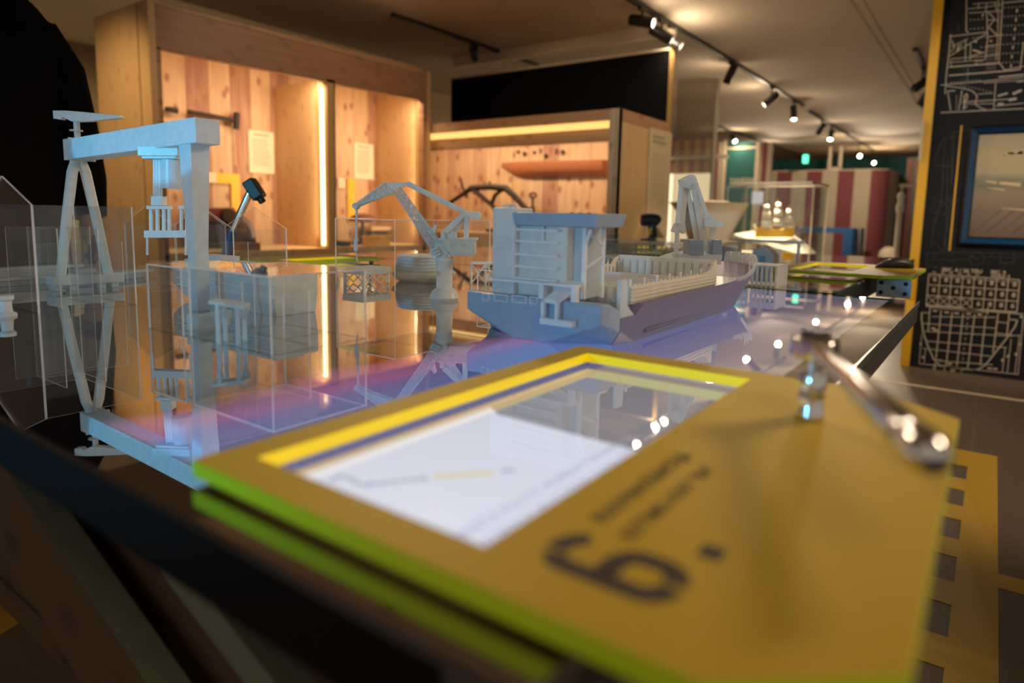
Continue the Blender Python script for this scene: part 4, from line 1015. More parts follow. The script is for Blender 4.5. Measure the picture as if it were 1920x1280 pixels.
MB().box(2.08, 3.25, YF+0.05, YF+0.07, 1.955, 1.963).build('led_strip', M['led'], sc1)
MB().box(3.37, 4.29, YF+0.05, YF+0.07, 1.975, 1.983).build('led_strip', M['led'], sc1)
MB().box(4.33, 4.343, YF+0.07, YF+0.085, 0.74, 1.93).build('led_strip', M['led'], sc1)
# showcase contents, on the back panel (y = 4.745) or the shelf (z = 0.72)
YW = 4.742
def wp(u, v): return ony(u, v, YW)
def sheet_on(label, u0, v0, u1, v1, name='paper_sheet', cat='sheet', lines=True, mat='paper', dep=0.004):
    a, b = wp(u0, v0), wp(u1, v1)
    t = thing(name, label, cat, ((a.x+b.x)/2, YW, b.z))
    MB().box(a.x, b.x, YW-dep, YW, b.z, a.z).build('sheet', M[mat], t)
    if lines:
        W = b.x-a.x; H = a.z-b.z; mb = MB(); rr = random.Random(int(u0))
        mb.box(a.x+W*0.2, a.x+W*0.8, YW-dep-0.001, YW-dep, a.z-H*0.11, a.z-H*0.07)
        for k in range(12):
            z = a.z-H*(0.2+k*0.055); mb.box(a.x+W*0.14, a.x+W*(0.7+0.17*rr.random()), YW-dep-0.001, YW-dep, z-H*0.012, z+H*0.006)
        mb.build('printed_lines', M['paper_ink'], t)
    return t
sheet_on('cream text sheet pinned in the left bay of the tall showcase', 465, 243, 514, 326)
sheet_on('cream text sheet pinned in the right bay of the tall showcase', 663, 267, 700, 337)
# yellow squares behind
def yellow_frame(label, u0, v0, u1, v1, win):
    a, b = wp(u0, v0), wp(u1, v1); t = thing('wall_board', label, 'board', ((a.x+b.x)/2, YW, b.z))
    c, d = wp(win[0], win[1]), wp(win[2], win[3])
    MB().box(c.x+0.0, b.x, YW-0.012, YW, c.z, a.z).box(d.x, b.x, YW-0.012, YW, b.z, c.z).build('angle_board', M['yellow_paint'], t)
    MB().box(a.x, c.x, YW-0.013, YW, c.z, a.z).build('label_card', M['paper'], t)
    return t
yellow_frame('yellow angle-shaped board on the back of the left bay', 376, 322, 450, 415, (404,343,434,415))
a, b = wp(650, 335), wp(665, 418)
t = thing('wall_board', 'narrow yellow board beside the text sheet in the right bay', 'board', ((a.x+b.x)/2, YW, b.z))
MB().box(a.x, b.x, YW-0.012, YW, b.z, a.z).build('board', M['yellow_paint'], t)
a, b = wp(633,333), wp(646,353); MB().box(a.x, b.x, YW-0.012, YW, b.z, a.z).build('label_card', M['paper'], t)
# iron tools on the wall
it = thing('iron_tool', 'long dark iron T-handled tool hung high in the left bay', 'tool', tuple(wp(390,220)))
MB().tube([wp(346,210)-V(0,0.05,0), wp(430,226)-V(0,0.05,0)], 0.016, 10).build('shaft', M['iron'], it, smooth=True)
MB().tube([wp(437,212)-V(0,0.05,0), wp(436,243)-V(0,0.05,0)], 0.024, 10).build('head', M['iron'], it, smooth=True)
MB().tube([wp(360,213)-V(0,0.05,0), wp(360,213)], 0.008, 6).tube([wp(420,224)-V(0,0.05,0), wp(420,224)], 0.008, 6).build('wall_hook', M['iron'], it)
it2 = thing('iron_tool', 'short dark iron rod hung beside the left post of the showcase', 'tool', tuple(wp(318,207)))
MB().tube([wp(304,205)-V(0,0.05,0), wp(325,208)-V(0,0.05,0)], [0.016,0.022], 10).build('rod', M['iron'], it2, smooth=True)
MB().tube([wp(312,206)-V(0,0.05,0), wp(312,206)], 0.008, 6).build('wall_hook', M['iron'], it2)
def onshelf(u, v, y): return ony(u, v, y)
YI = 4.56
# red-topped machine
a, b = ony(360,388,YI), ony(438,420,YI)
mc = thing('old_machine', 'old machine with red-brown hood on dark body, left bay', 'machine', ((a.x+b.x)/2, YI, 0.72))
MB().prism([V(a.x,YI-0.12,b.z+0.02), V(b.x,YI-0.12,b.z+0.02), V(b.x-0.06,YI-0.12,a.z), V(a.x+0.02,YI-0.12,a.z)], (0,0.24,0)).build('hood', M['red_brown'], mc, bevel=0.006)
MB().box(a.x+0.03, b.x+0.02, YI-0.10, YI+0.10, 0.90, b.z+0.02).build('body', M['dark_wood'], mc, bevel=0.005)
MB().box(a.x+0.0, b.x+0.05, YI-0.12, YI+0.12, 0.72, 0.90).build('base', M['iron'], mc, bevel=0.005)
MB().lathe([(0.05,-0.02),(0.06,0),(0.05,0.02)], (b.x-0.12, YI-0.13, 0.95), (0,-1,0), n=18).build('dial', M['iron'], mc, smooth=True)
YJ = 4.30
a, b = ony(425,425,YJ), ony(478,470,YJ)
dm = thing('domed_device', 'dark domed device beside the hammer in the left bay', 'device', ((a.x+b.x)/2, YJ, 0.72))
MB().lathe([(0.10,0),(0.10,0.05),(0.095,0.12),(0.07,0.19),(0.03,0.225),(0.01,0.23)], V((a.x+b.x)/2, YJ, 0.72), n=24).build('dome', M['dark_wood'], dm, smooth=True)
MB().box((a.x+b.x)/2-0.05,(a.x+b.x)/2+0.05,YJ-0.104,YJ-0.095,0.75,0.80).build('plate', M['iron'], dm)
a, b = ony(452,458,4.20), ony(477,482,4.20)
MBX = MB().box(a.x-0.06, b.x, 4.12, 4.18, 0.72, a.z)
bx = thing('red_box', 'small dark red box in front of the domed device', 'box', ((a.x+b.x)/2, 4.15, 0.72)); MBX.build('case', M['red_brown'], bx, bevel=0.003)
MB().box(a.x-0.06, b.x, 4.12, 4.18, a.z, a.z+0.012).build('lid', M['red_brown'], bx, bevel=0.003)
# right bay: helmet-like dome on stand, grey box, yellow box
YI = 4.42
a, b = ony(655,400,YI), ony(704,416,YI); cx_ = (a.x+b.x)/2
he = thing('round_hat', 'red-brown domed cap on a stand in the right bay', 'hat', (cx_, YI, 0.72))
MB().lathe([(0.125,0),(0.12,0.012),(0.10,0.045),(0.06,0.066),(0.0,0.073)], V(cx_,YI,b.z), n=26).build('crown', M['red_brown'], he, smooth=True)
MB().lathe([(0.09,0),(0.09,0.02),(0.015,0.03),(0.015,b.z-0.73),(0.05,b.z-0.722)], V(cx_,YI,0.72), n=20).build('stand', M['iron'], he, smooth=True)
t = thing('bench_model', 'wooden bench with pale top edge behind the acrylic dock hall', 'bench', (3.72, 4.45, 0.72))
a, b = ony(690,420,4.6), ony(762,428,4.6)
MB().box(a.x, b.x, 4.55, 4.73, b.z-0.015, b.z+0.02).build('top', M['ply_y'], t)
for x in (a.x+0.03, b.x-0.03): MB().box(x-0.02, x+0.02, 4.56, 4.72, 0.72, b.z-0.015).build('leg', M['dark_wood'], t)
MB().box(a.x+0.05, b.x-0.05, 4.61, 4.67, 0.78, b.z-0.03).build('shelf_board', M['dark_wood'], t)
a, b = ony(638,452,4.22), ony(655,478,4.22)
t = thing('dark_crate', 'dark crate low in the right bay behind the crane hook', 'box', (a.x, 4.25, 0.72)); MB().box(a.x, b.x, 4.20, 4.32, 0.72, a.z).build('case', M['black'], t, bevel=0.003); MB().box(a.x, b.x, 4.195, 4.20, a.z-0.02, a.z-0.008).build('trim', M['iron'], t)
a, b = ony(685,445,4.20), ony(726,466,4.20)
t = thing('yellow_crate', 'yellow crate low in the right bay of the showcase', 'box', (a.x, 4.2, 0.72)); MB().box(a.x, b.x, 4.16, 4.24, 0.72, a.z).build('case', M['yellow_paint'], t, bevel=0.003); MB().box(a.x-0.004, b.x+0.004, 4.155, 4.245, a.z, a.z+0.012).build('lid', M['yellow_paint'], t, bevel=0.002)

# ================================================================== open wooden showcase (centre)
XF, XB = 4.40, 5.325
y0s, y1s = 2.262, 4.75
sc2 = thing('display_cabinet', 'lower pine showcase with open lit front, before the black partition', 'display cabinet', (4.85, 3.2, 0))
MB().box(XF, XB, y0s, y0s+0.035, 0, 1.775).build('side_panel', M['ply_y'], sc2)
MB().box(XF-0.004, XF+0.05, y0s, y0s+0.075, 0, 1.776).build('front_post', M['grey_wood'], sc2)
MB().box(XF+0.04, 5.0, y1s-0.03, y1s, 0.84, 1.745).build('side_panel', M['pine'], sc2)
MB().box(XF+0.05, XB, y0s-0.004, y0s, 1.69, 1.776).box(XB-0.05, XB, y0s-0.004, y0s, 0, 1.69).build('side_trim', M['pine_beam_x'], sc2)
MB().box(XF, XF+0.04, y0s+0.075, y1s, 1.70, 1.775).build('top_fascia', M['pine_beam_y'], sc2)
MB().box(XF+0.04, XB, y0s+0.035, y1s, 1.745, 1.775).build('roof', M['ply_y'], sc2)
MB().box(XF+0.02, XF+0.055, y0s+0.085, y1s, 1.648, 1.695).build('led_strip', emitter('warm_led_bar', (1.0,0.55,0.16), 1.4), sc2)
MB().box(XF+0.06, XF+0.10, y0s+0.085, y1s, 1.555, 1.745).build('lower_fascia', M['pine_beam_y'], sc2)
MB().box(5.0, 5.03, y0s+0.035, y1s, 0.0, 1.745).build('back_panel', M['pine_x'], sc2)
MB().box(XF+0.03, 5.0, y0s+0.035, y1s, 0.80, 0.84).build('shelf', M['ply_x'], sc2)
MB().box(XF+0.03, XF+0.06, y0s+0.075, y1s, 0.0, 0.80).build('front_panel', M['pine_x'], sc2)
# poster on the side panel
a, b = ony(1218,238,y0s-0.004), ony(1250,446,y0s-0.004)
po = thing('poster_sign', 'tall narrow cream poster on the side of the open showcase', 'poster', ((a.x+b.x)/2, y0s, b.z))
MB().box(a.x, b.x, y0s-0.008, y0s-0.004, b.z, a.z).build('sheet', M['poster'], po)
mb = MB(); W = b.x-a.x
for z, w in ((a.z-0.06,0.55),(a.z-0.10,0.62)): mb.box(a.x+W*0.14, a.x+W*w*1.2, y0s-0.009, y0s-0.008, z-0.013, z+0.011)
for k in range(22): mb.box(a.x+W*0.16, a.x+W*(0.7+0.16*random.random()), y0s-0.009, y0s-0.008, a.z-0.20-k*0.028-0.005, a.z-0.20-k*0.028)
mb.build('printed_lines', M['paper_ink'], po)
# half hull on the back panel
XK = 4.998
def kp(u, v, x=XK): return onx(u, v, x)
hh = thing('half_hull', 'red-brown wooden half hull mounted on the back of the open showcase', 'ship model', tuple(kp(1050,318)))
ya, yb_ = kp(942,310).y, kp(1141,310).y; zt, zb = kp(1050,304).z, kp(1050,330).z
rg = []
n = 12
for k in range(n+1):
    t = k/n; y = ya+(yb_-ya)*t
    full = min(1, (t*6)**0.6+0.02); zlow = zb + (zt-zb)*(0.75*(1-min(1,t*5))**1.2)
    dep = 0.012+0.10*min(1, (t*3.2)**0.7)
    zt2 = zt + 0.012*(1-t)
    rg.append([V(XK,y,zt2), V(XK-dep,y,zt2), V(XK-dep*0.95,y,zlow+(zt2-zlow)*0.4), V(XK-dep*0.4,y,zlow), V(XK,y,zlow)])
MB().loft(rg).build('hull', M['hull_wood'], hh, smooth=True, angle=50)
# small iron fittings in a row above it
for i, (u, v, kind) in enumerate(((972,285,0),(985,288,1),(1002,286,0),(1014,283,2),(1025,292,1),(1043,284,2),(1057,285,1))):
    c = kp(u, v); nm = ('round dark fitting','drop-shaped dark fitting','T-shaped dark fitting')[kind]
    where = ('leftmost','second from left','third from left','fourth from left','lowest','second from right','rightmost')[i]
    t = thing('ship_fitting', f'{nm}, {where} of the little row above the half hull', 'fitting', tuple(c), 'little fittings above the half hull')
    if kind == 0: MB().lathe([(0.016,0),(0.016,0.006),(0.008,0.01)], c, (-1,0,0), n=12).build('disc', M['iron'], t)
    elif kind == 1: MB().lathe([(0.003,-0.03),(0.014,-0.008),(0.015,0.006),(0.006,0.016)], c-V(0.016,0,0), (0,0,1), n=12).build('drop', M['iron'], t, smooth=True)
    else: MB().box(c.x-0.01,c.x,c.y-0.014,c.y+0.014,c.z+0.01,c.z+0.018).box(c.x-0.01,c.x,c.y-0.004,c.y+0.004,c.z-0.025,c.z+0.01).build('tee', M['iron'], t)
    MB().tube([c, c-V(0.018,0,0)], 0.0025, 6).build('pin', M['steel'], t)
# bent iron pump-handle tool
XI = 4.72
ki = lambda u, v: onx(u, v, XI)
br = thing('iron_drill', 'dark bent iron hand drill with prongs on the open showcase shelf', 'tool', (XI, ki(930,400).y, 0.84))
mb = MB().tube([ki(840,382), ki(862,368), ki(885,352), ki(920,350), ki(948,353), ki(965,368), ki(985,390), ki(1002,402), ki(1012,430)], [0.016,0.020,0.028,0.030,0.030,0.027,0.024,0.020,0.018], 10)
mb.build('frame', M['iron'], br, smooth=True)
MB().tube([ki(885,354), ki(905,370), ki(922,384), ki(935,400), ki(940,440)], [0.026,0.024,0.021,0.019,0.018], 8).tube([ki(922,382), ki(928,366), ki(938,358), ki(945,354)], 0.019, 8).build('brace_arm', M['iron'], br, smooth=True)
MB().tube([ki(864,334), ki(867,350), ki(872,363), ki(876,370)], [0.009,0.012,0.014,0.014], 8).tube([ki(918,340), ki(918,352)], 0.011, 8).build('prong', M['iron'], br, smooth=True)
base_y = ki(975,440).y
MB().box(XI-0.10, XI+0.10, base_y-0.30, base_y+0.30, 0.84, 0.875).build('base_plate', M['dark_wood'], br)
dh = thing('spring_scale', 'upright tool with D-shaped handle behind the iron drill', 'tool', (XI+0.1, 0, 0.84))
kd = lambda u, v: onx(u, v, XI+0.17)
c = kd(999,366); ring = []
for k in range(17):
    a = 2*math.pi*k/16; ring.append(c+V(0, 0.036*math.cos(a), 0.020*math.sin(a)))
dh.location = (XI+0.17, c.y, 0.84); OFF[dh] = V(XI+0.17, c.y, 0.84)
MB().tube(ring, 0.009, 8).build('handle', M['iron'], dh, smooth=True)
MB().tube([c-V(0,0,0.02), V(c.x,c.y,c.z-0.10)], 0.010, 10).build('stem', M['iron'], dh, smooth=True)
MB().tube([V(c.x,c.y,c.z-0.10), V(c.x,c.y,0.84)], 0.022, 12).build('barrel', M['dark_wood'], dh, smooth=True)
for i, u in enumerate((1072, 1088, 1104)):
    c = onx(u, 402, 4.8)
    t = thing('knobbed_tool', f'dark round-headed tool on the open showcase shelf, {("left","middle","right")[i]} of three', 'tool', (4.8, c.y, 0.84), 'round-headed tools on the open shelf')
    MB().lathe([(0.0,0.018),(0.016,0.012),(0.022,0.0),(0.016,-0.014),(0.008,-0.02)][::-1], V(4.8,c.y,c.z), n=14).build('knob', M['dark_wood'], t, smooth=True)
    MB().tube([V(4.8,c.y,c.z-0.015), V(4.8,c.y,0.84)], 0.008, 8).build('shaft', M['iron'], t, smooth=True)

# ================================================================== right-hand partition with plans and picture
XP = 5.340
rp = thing('partition_board', 'dark partition board printed with ship plans on the right', 'partition', (XP, -0.6, 0))
MB().box(XP, XP+0.05, -2.6, 0.405, 0, 2.6).build('board', M['slate_board'], rp)
MB().box(XP-0.012, XP+0.05, 0.405, 0.462, 0, 2.6).build('edge_strip', M['yellow_paint'], rp)
MB().box(XP-0.02, XP-0.012, 0.45, 0.466, 1.42, 1.68).build('hinge', M['cream'], rp)
def stroke(mb, pts, w, zx=None):
    w *= 0.5
    P_ = [onx(u, v, XP) for u, v in pts]
    for a, b in zip(P_, P_[1:]):
        if (b-a).length < 1e-5: continue
        mb.bar(a-V(0.0006,0,0), b-V(0.0006,0,0), w, 0.0012, side=(b-a).cross(V(1,0,0)))
def plan(zx0, zy0, sc):
    return lambda pts: [(zx0+x*sc, zy0+y*sc) for x, y in pts]
# upper plan: stern section of a ship
pl_ = plan(1760, 0, 0.1876); mb = MB()
for w, pts in (
    (0.010, [(278,-40),(275,300),(295,330)]), (0.010, [(640,-10),(620,340),(600,620),(660,700),(853,660)]), (0.008, [(600,-20),(590,370),(575,600)]),
    (0.010, [(120,345),(100,560),(75,760),(65,940)]), (0.009, [(110,365),(480,320)]), (0.009, [(110,560),(320,430),(480,335)]), (0.008, [(125,470),(290,390)]),
    (0.014, [(100,670),(600,630)]), (0.014, [(100,755),(720,705),(820,690)]), (0.008, [(120,590),(480,560),(600,540)]), (0.007, [(110,625),(470,595)]),
    (0.009, [(480,120),(490,380),(465,600)]), (0.008, [(290,90),(470,70),(640,40)]), (0.008, [(300,130),(640,110)]), (0.007, [(340,40),(600,20)]),
    (0.009, [(495,120),(560,190),(500,270),(590,360)]), (0.008, [(480,200),(600,200)]), (0.008, [(490,370),(640,345)]), (0.008, [(480,460),(600,445)]),
    (0.010, [(20,850),(420,815),(853,770)]), (0.016, [(600,770),(853,745)]), (0.007, [(450,830),(853,800)]),
    (0.010, [(80,860),(240,880),(340,910),(385,960),(365,1040),(420,1080),(470,1095)]), (0.012, [(90,910),(165,905)]), (0.010, [(90,910),(120,1105)]), (0.010, [(235,900),(200,1100)]),
    (0.012, [(20,1125),(420,1105),(853,1085)]), (0.010, [(230,1020),(550,1000),(700,990)]), (0.008, [(240,1040),(550,1035)]), (0.008, [(390,940),(550,930)]),
    (0.009, [(570,830),(550,1095)]), (0.014, [(260,1020),(255,960),(280,935),(290,970),(265,1020),(245,1090),(285,1060)]),
    (0.022, [(590,960),(690,930)]), (0.022, [(590,1040),(650,1035)]), (0.03, [(700,1000),(780,985)]), (0.03, [(740,940),(830,900)]), (0.012, [(780,820),(853,810)]), (0.01, [(570,1060),(853,1030)]),
    (0.010, [(850,420),(815,680)]), (0.010, [(640,30),(853,10)]), (0.008, [(270,400),(265,620)]), (0.008, [(320,440),(315,600)]), (0.016, [(360,610),(450,600)]), (0.016, [(365,640),(390,640)]),
    (0.016, [(340,500),(420,520)]), (0.012, [(330,560),(460,520)]), (0.02, [(360,410),(380,420)]), (0.016, [(440,140),(440,165)]), (0.016, [(520,400),(525,420)]), (0.010, [(200,450),(180,520),(230,440)]),
    (0.006, [(120,600),(125,660)]), (0.008, [(130,400),(160,480),(120,520)]), (0.009, [(480,30),(470,120)]), (0.008, [(560,20),(580,110)]), (0.008, [(400,30),(395,90)])):
    stroke(mb, pl_(pts), w)
for k in range(7):                                    # dotted rows
    y = 75+k*92
    for j in range(6): stroke(mb, pl_([(655-k*4+j*38, y-j*2),(667-k*4+j*38, y-j*2)]), 0.010)
    stroke(mb, pl_([(785-k*10, y+15),(780-k*10, y+48)]), 0.014)
for k in range(4):
    for j in range(8): stroke(mb, pl_([(490+k*26-j, 470+j*30),(488+k*26-j, 485+j*30)]), 0.006)
for r in ((310,200),(310,290),(340,380),(420,470)):
    for j in range(4): stroke(mb, pl_([(r[0]+j*40, r[1]-j*3),(r[0]+16+j*40, r[1]-j*3)]), 0.008)
for j in range(9): stroke(mb, pl_([(120+j*35, 825-j*3),(132+j*35, 824-j*3)]), 0.010); stroke(mb, pl_([(220+j*36, 850+j*8),(234+j*36, 852+j*8)]), 0.008)
for j in range(5): stroke(mb, pl_([(180-j*1, 950+j*32),(179-j*1, 968+j*32)]), 0.007); stroke(mb, pl_([(295-j, 680+j*28),(294-j, 694+j*28)]), 0.006)
mb.build('upper_ship_plan', M['white_line'], rp)
# lower plan: midship section with container stacks
pl_ = plan(1700, 480, 0.1876); mb = MB()
def li(x, y): return (x, y)
gx = lambda i, j: (222+ (1130-222)*i/8 - j*9.5, 178 + (238-178)*i/8 + j*107)
for j in range(4): stroke(mb, pl_([gx(0,j), gx(8,j)]), 0.011 if j < 3 else 0.013)
for i in range(9): stroke(mb, pl_([gx(i,0), gx(i,2.95)]), 0.011)
stroke(mb, pl_([(222,200),(1130,262)]), 0.006)
for i in range(4):
    stroke(mb, pl_([gx(i+0.02,2), gx(i+0.98,2.9)]), 0.009); stroke(mb, pl_([gx(i+0.98,2), gx(i+0.02,2.9)]), 0.009)
stroke(mb, pl_([(190,490),(430,500),(760,545),(1168,580)]), 0.012); stroke(mb, pl_([(240,515),(800,565)]), 0.006)
stroke(mb, pl_([(150,565),(150,640),(165,760),(205,880),(270,1030),(330,1090),(480,1115),(640,1135),(720,1130),(790,1085),(880,970),(1000,820),(1080,710),(1108,640),(1030,632)]), 0.014)
stroke(mb, pl_([(150,565),(230,568)]), 0.010)
for x0_, x1_, ya_, yb2_ in ((235,215,500,745),(345,280,540,1140),(455,395,560,1090),(565,500,570,1105),(680,610,580,1115),(790,735,590,1090),(915,862,570,970),(1025,1000,575,800)):
    stroke(mb, pl_([(x0_,ya_),(x1_,yb2_)]), 0.012)
for ya_, yb2_, xa, xb_ in ((605,612,250,890),(672,720,160,890),(750,800,180,1060),(848,915,200,1000),(920,1000,160,840),(765,800,880,1130),(655,668,890,1010)):
    stroke(mb, pl_([(xa,ya_),(xb_,yb2_ if xb_ > 500 else ya_+10)]), 0.009)
stroke(mb, pl_([(125,1075),(1110,1180)]), 0.009); stroke(mb, pl_([(150,780),(125,1075)]), 0.007); stroke(mb, pl_([(190,930),(175,1070)]), 0.007)
for x0_, ya_, x1_, yb2_ in ((985,920,955,1160),(1045,830,1005,1165),(1130,780,1080,1175),(1168,600,1112,1185)): stroke(mb, pl_([(x0_,ya_),(x1_,yb2_)]), 0.008)
stroke(mb, pl_([(390,1080),(375,1150),(545,1170),(552,1110)]), 0.008); stroke(mb, pl_([(272,1080),(265,1145)]), 0.008); stroke(mb, pl_([(300,1045),(860,1085)]), 0.010)
for k in range(9): stroke(mb, pl_([(612-k*6,615+k*50),(609-k*6,635+k*50)]), 0.009)
for x, y in ((140,880),(165,1010),(1145,605),(1138,880),(1093,980),(1012,1000),(958,1040)): stroke(mb, pl_([(x,y-12),(x-2,y+12)]), 0.024)
for x, y in ((285,545),(400,560),(500,570),(620,575),(730,583),(330,1040),(430,1075),(460,1140),(830,1120),(885,1125),(265,720),(290,738)): stroke(mb, pl_([(x-22,y),(x+22,y+3)]), 0.020)
stroke(mb, pl_([(812,515),(806,580)]), 0.016)
mb.build('lower_ship_plan', M['white_line'], rp)
# container numbers and headings of the lower plan
ydir = V(0,-1,0)
for j in range(3):
    for i in range(8):
        if j == 2 and i < 4: continue
        u, v = pl_([gx(i+0.40, j+0.64)])[0]; p = onx(u, v, XP)
        text('plan_number', '8' if (i+j) % 3 else '6', 0.042, (XP-0.0012, p.y+0.0, p.z), ydir, (0,0,1), M['white_line'], rp, 0.0004, bold=0.02)
for s, u, v, h in (('SEC. 4 / 36 TEU', 350, 150, 0.034), ('SEC. 9', 838, 172, 0.030), ('HOLD 2', 842, 208, 0.028)):
    q_ = pl_([(u, v)])[0]; p = onx(q_[0], q_[1], XP)
    text('plan_heading', s, h, (XP-0.0012, p.y, p.z), ydir, (0,0,1), M['white_line'], rp, 0.0004, bold=0.03)
mb = MB()
for i in range(6): stroke(mb, pl_([(258+i*86, 158+i*6),(290+i*86, 160+i*6)]), 0.012)
mb.build('plan_ticks', M['white_line'], rp)
# faint background plan and yellow rule
mb = MB(); pl_ = plan(1720, 230, 0.2110); rr = random.Random(4)
for w, pts in ((0.006,[(235,310),(225,560),(200,760),(150,900),(120,1100)]),(0.006,[(270,310),(262,700),(250,1140)]),(0.006,[(310,110),(300,700),(230,1150)]),(0.006,[(160,290),(240,130),(260,180)]),(0.006,[(150,380),(330,390)]),
    (0.005,[(160,290),(155,380)]),(0.006,[(270,90),(400,70),(940,10)]),(0.006,[(270,130),(380,120)]),(0.006,[(60,1160),(420,1150),(940,1170)]),(0.006,[(80,1260),(90,1170)]),(0.006,[(740,1150),(735,1270)]),(0.006,[(860,1140),(855,1260)]),
    (0.006,[(460,1200),(500,1150),(570,1150),(600,1210),(560,1260),(480,1260),(460,1200)]),(0.005,[(480,1190),(948,1200)]),(0.005,[(100,1220),(450,1215)]),(0.005,[(330,90),(300,640)]),(0.005,[(240,180),(240,300)])):
    stroke(mb, pl_(pts), w)
for k in range(46):
    x = rr.uniform(130,320); y = rr.uniform(650,1150); stroke(mb, pl_([(x,y),(x+rr.uniform(-40,40),y+rr.uniform(-30,30))]), 0.005)
for k in range(26):
    x = rr.uniform(60,930); y = rr.uniform(1150,1300); stroke(mb, pl_([(x,y),(x+rr.uniform(-70,70),y+rr.choice((-4,4,30)))]), 0.005)
for k in range(14):
    x = 100-40+rr.uniform(20,110); y = rr.uniform(-900,-300); stroke(mb, pl_([(280+x,y),(278+x,y+rr.uniform(20,90))]), 0.005)
mb.build('faint_plan', M['faint_line'], rp)
a, b = onx(1803,235,XP), onx(1780,470,XP)
MB().bar(V(XP-0.001,a.y,a.z), V(XP-0.001,a.y-0.003,b.z), 0.009, 0.002, side=(0,1,0)).build('yellow_rule', M['yellow_paint'], rp)
# framed picture
fy0, fy1, fz0, fz1 = -0.62, 0.192, 0.862, 1.628
pf_ = thing('framed_picture', 'painted harbour view in a glossy blue frame on the ship-plan board', 'picture', (XP, -0.2, 1.2))
mb = MB(); w = 0.055
prof = [(0.0,0.0),(0.0,0.030),(0.014,0.038),(0.046,0.022),(w,0.014),(w,0.0)]     # width inward, height off the wall
cor = [(fy1,fz1,-1,-1),(fy0,fz1,1,-1),(fy0,fz0,1,1),(fy1,fz0,-1,1)]
rings = [[V(XP-h, y+sy_*t, z+sz_*t) for t, h in prof] for y, z, sy_, sz_ in cor]
mb2 = MB()
for i in range(4):
    r0_, r1_ = rings[i], rings[(i+1) % 4]
    for j in range(len(prof)-1):
        (mb2 if j in (2,) else mb).add([r0_[j], r0_[j+1], r1_[j+1], r1_[j]], [(0,1,2,3)])
fro = mb.build('frame', M['black_gloss'], pf_)
mb2.build('blue_moulding', M['blue_frame'], fro)
pc = MB().box(XP-0.012, XP-0.002, fy0+0.05, fy1-0.05, fz0+0.05, fz1-0.05).build('canvas', M['painting'], pf_)
mb = MB(); XQ = XP-0.0125
for c, w_, h_ in (((-0.05,1.245),0.11,0.022),((-0.22,1.235),0.14,0.03),((0.05,1.262),0.06,0.014),((-0.16,1.275),0.05,0.02),((0.02,1.22),0.09,0.010),((-0.10,1.09),0.16,0.010)):
    mb.prism([V(XQ,c[0]+w_/2,c[1]+0.012), V(XQ,c[0]-w_/2,c[1]-0.004), V(XQ,c[0]-w_/2,c[1]+h_-0.004), V(XQ,c[0]+w_/2,c[1]+h_+0.006)], (0.0004,0,0))
mb.build('painted_roofs', M['roof_paint'], pc)
mb = MB()
for k in range(7): mb.prism([V(XQ,0.13-k*0.07,0.93+0.012*(k%2)), V(XQ,0.125-k*0.07,0.93), V(XQ,-0.02-k*0.07,1.09), V(XQ,-0.012-k*0.07,1.092)], (0.0004,0,0))
mb.build('painted_streets', M['street_paint'], pc); mb = MB()
for k in range(8): mb.box(XQ,XQ+0.0004,-0.30+k*0.018,-0.295+k*0.018,1.236,1.25)
mb.build('painted_windows', M['street_paint'], pc)
mb = MB()
for y, z, r in ((-0.03,1.44,0.032),(-0.06,1.45,0.040),(-0.10,1.445,0.034),(0.0,1.43,0.02),(-0.18,1.46,0.03)):
    mb.prism([V(XQ, y+r*math.cos(t*math.pi/6), z+0.55*r*max(-0.3,math.sin(t*math.pi/6))) for t in range(12)], (0.0004,0,0))
mb.build('painted_cloud', M['cloud_paint'], pc)

# ================================================================== floor tape
ft = thing('floor_marking', 'wide yellow floor tape strip with square gaps on the right', 'floor marking', (2.2, 0.06, 0))
ys0, ys1 = -0.094, 0.26
mb = MB(); xs = 3.49; holes = [3.086+0.172-0.31*k for k in range(9)]
mb.box(0.3, xs, ys0, 0.006, 0.0, 0.0012); mb.box(0.3, xs, 0.17, ys1, 0.0, 0.0012)
prev = xs
for h in holes:
    mb.box(h, prev, 0.006, 0.17, 0.0, 0.0012); prev = h-0.172
mb.build('tape', M['yellow_tape'], ft)
MB().box(2.20, 2.292, -1.4, ys0, 0, 0.0012).build('cross_tape', M['yellow_tape'], ft)
fm = thing('floor_marking', 'small yellow floor tape piece on the floor at lower left', 'floor marking', (0.55, 1.9, 0))
MB().prism([V(-0.2,1.60,0), V(0.47,1.80,0), V(0.585,1.846,0), V(0.70,1.86,0), V(0.9,1.83,0), V(0.9,1.91,0), V(0.677,1.928,0), V(0.50,1.95,0), V(-0.2,1.78,0)], (0,0,0.0012)).build('tape', M['yellow_tape'], fm)
fl = MB().box(4.695, 4.745, -3.0, 1.6, 0, 0.0012).build('floor_line', M['cream'])
tag(fl, 'thin pale line across the floor before the ship-plan board', 'floor marking')

# ================================================================== far end of the room
# sailing ship in a glass case
vc = thing('ship_showcase', 'glass showcase holding the lit sailing ship model, beyond the second table', 'glass showcase', (5.8, 1.5, 0))
vx0, vx1, vy0, vy1 = 5.56, 6.10, 1.16, 1.835
CG = [M['case_glass'], M['case_edge']]
mb = MB()
MB().box(vx0, vx1, vy0, vy1, 0.0, 0.70).build('plinth', M['cream'], vc)
wall_x(MB(), vx0, rect(vy0, vy1, 0.70, 1.285), 0.008).build('glass_pane', CG, vc)
wall_x(MB(), vx1-0.008, rect(vy0, vy1, 0.70, 1.285), 0.008).build('glass_pane', CG, vc)
wall_y(MB(), vy0, rect(vx0+0.008, vx1-0.008, 0.70, 1.285), 0.008).build('glass_pane', CG, vc)
wall_y(MB(), vy1-0.008, rect(vx0+0.008, vx1-0.008, 0.70, 1.285), 0.008).build('glass_pane', CG, vc)
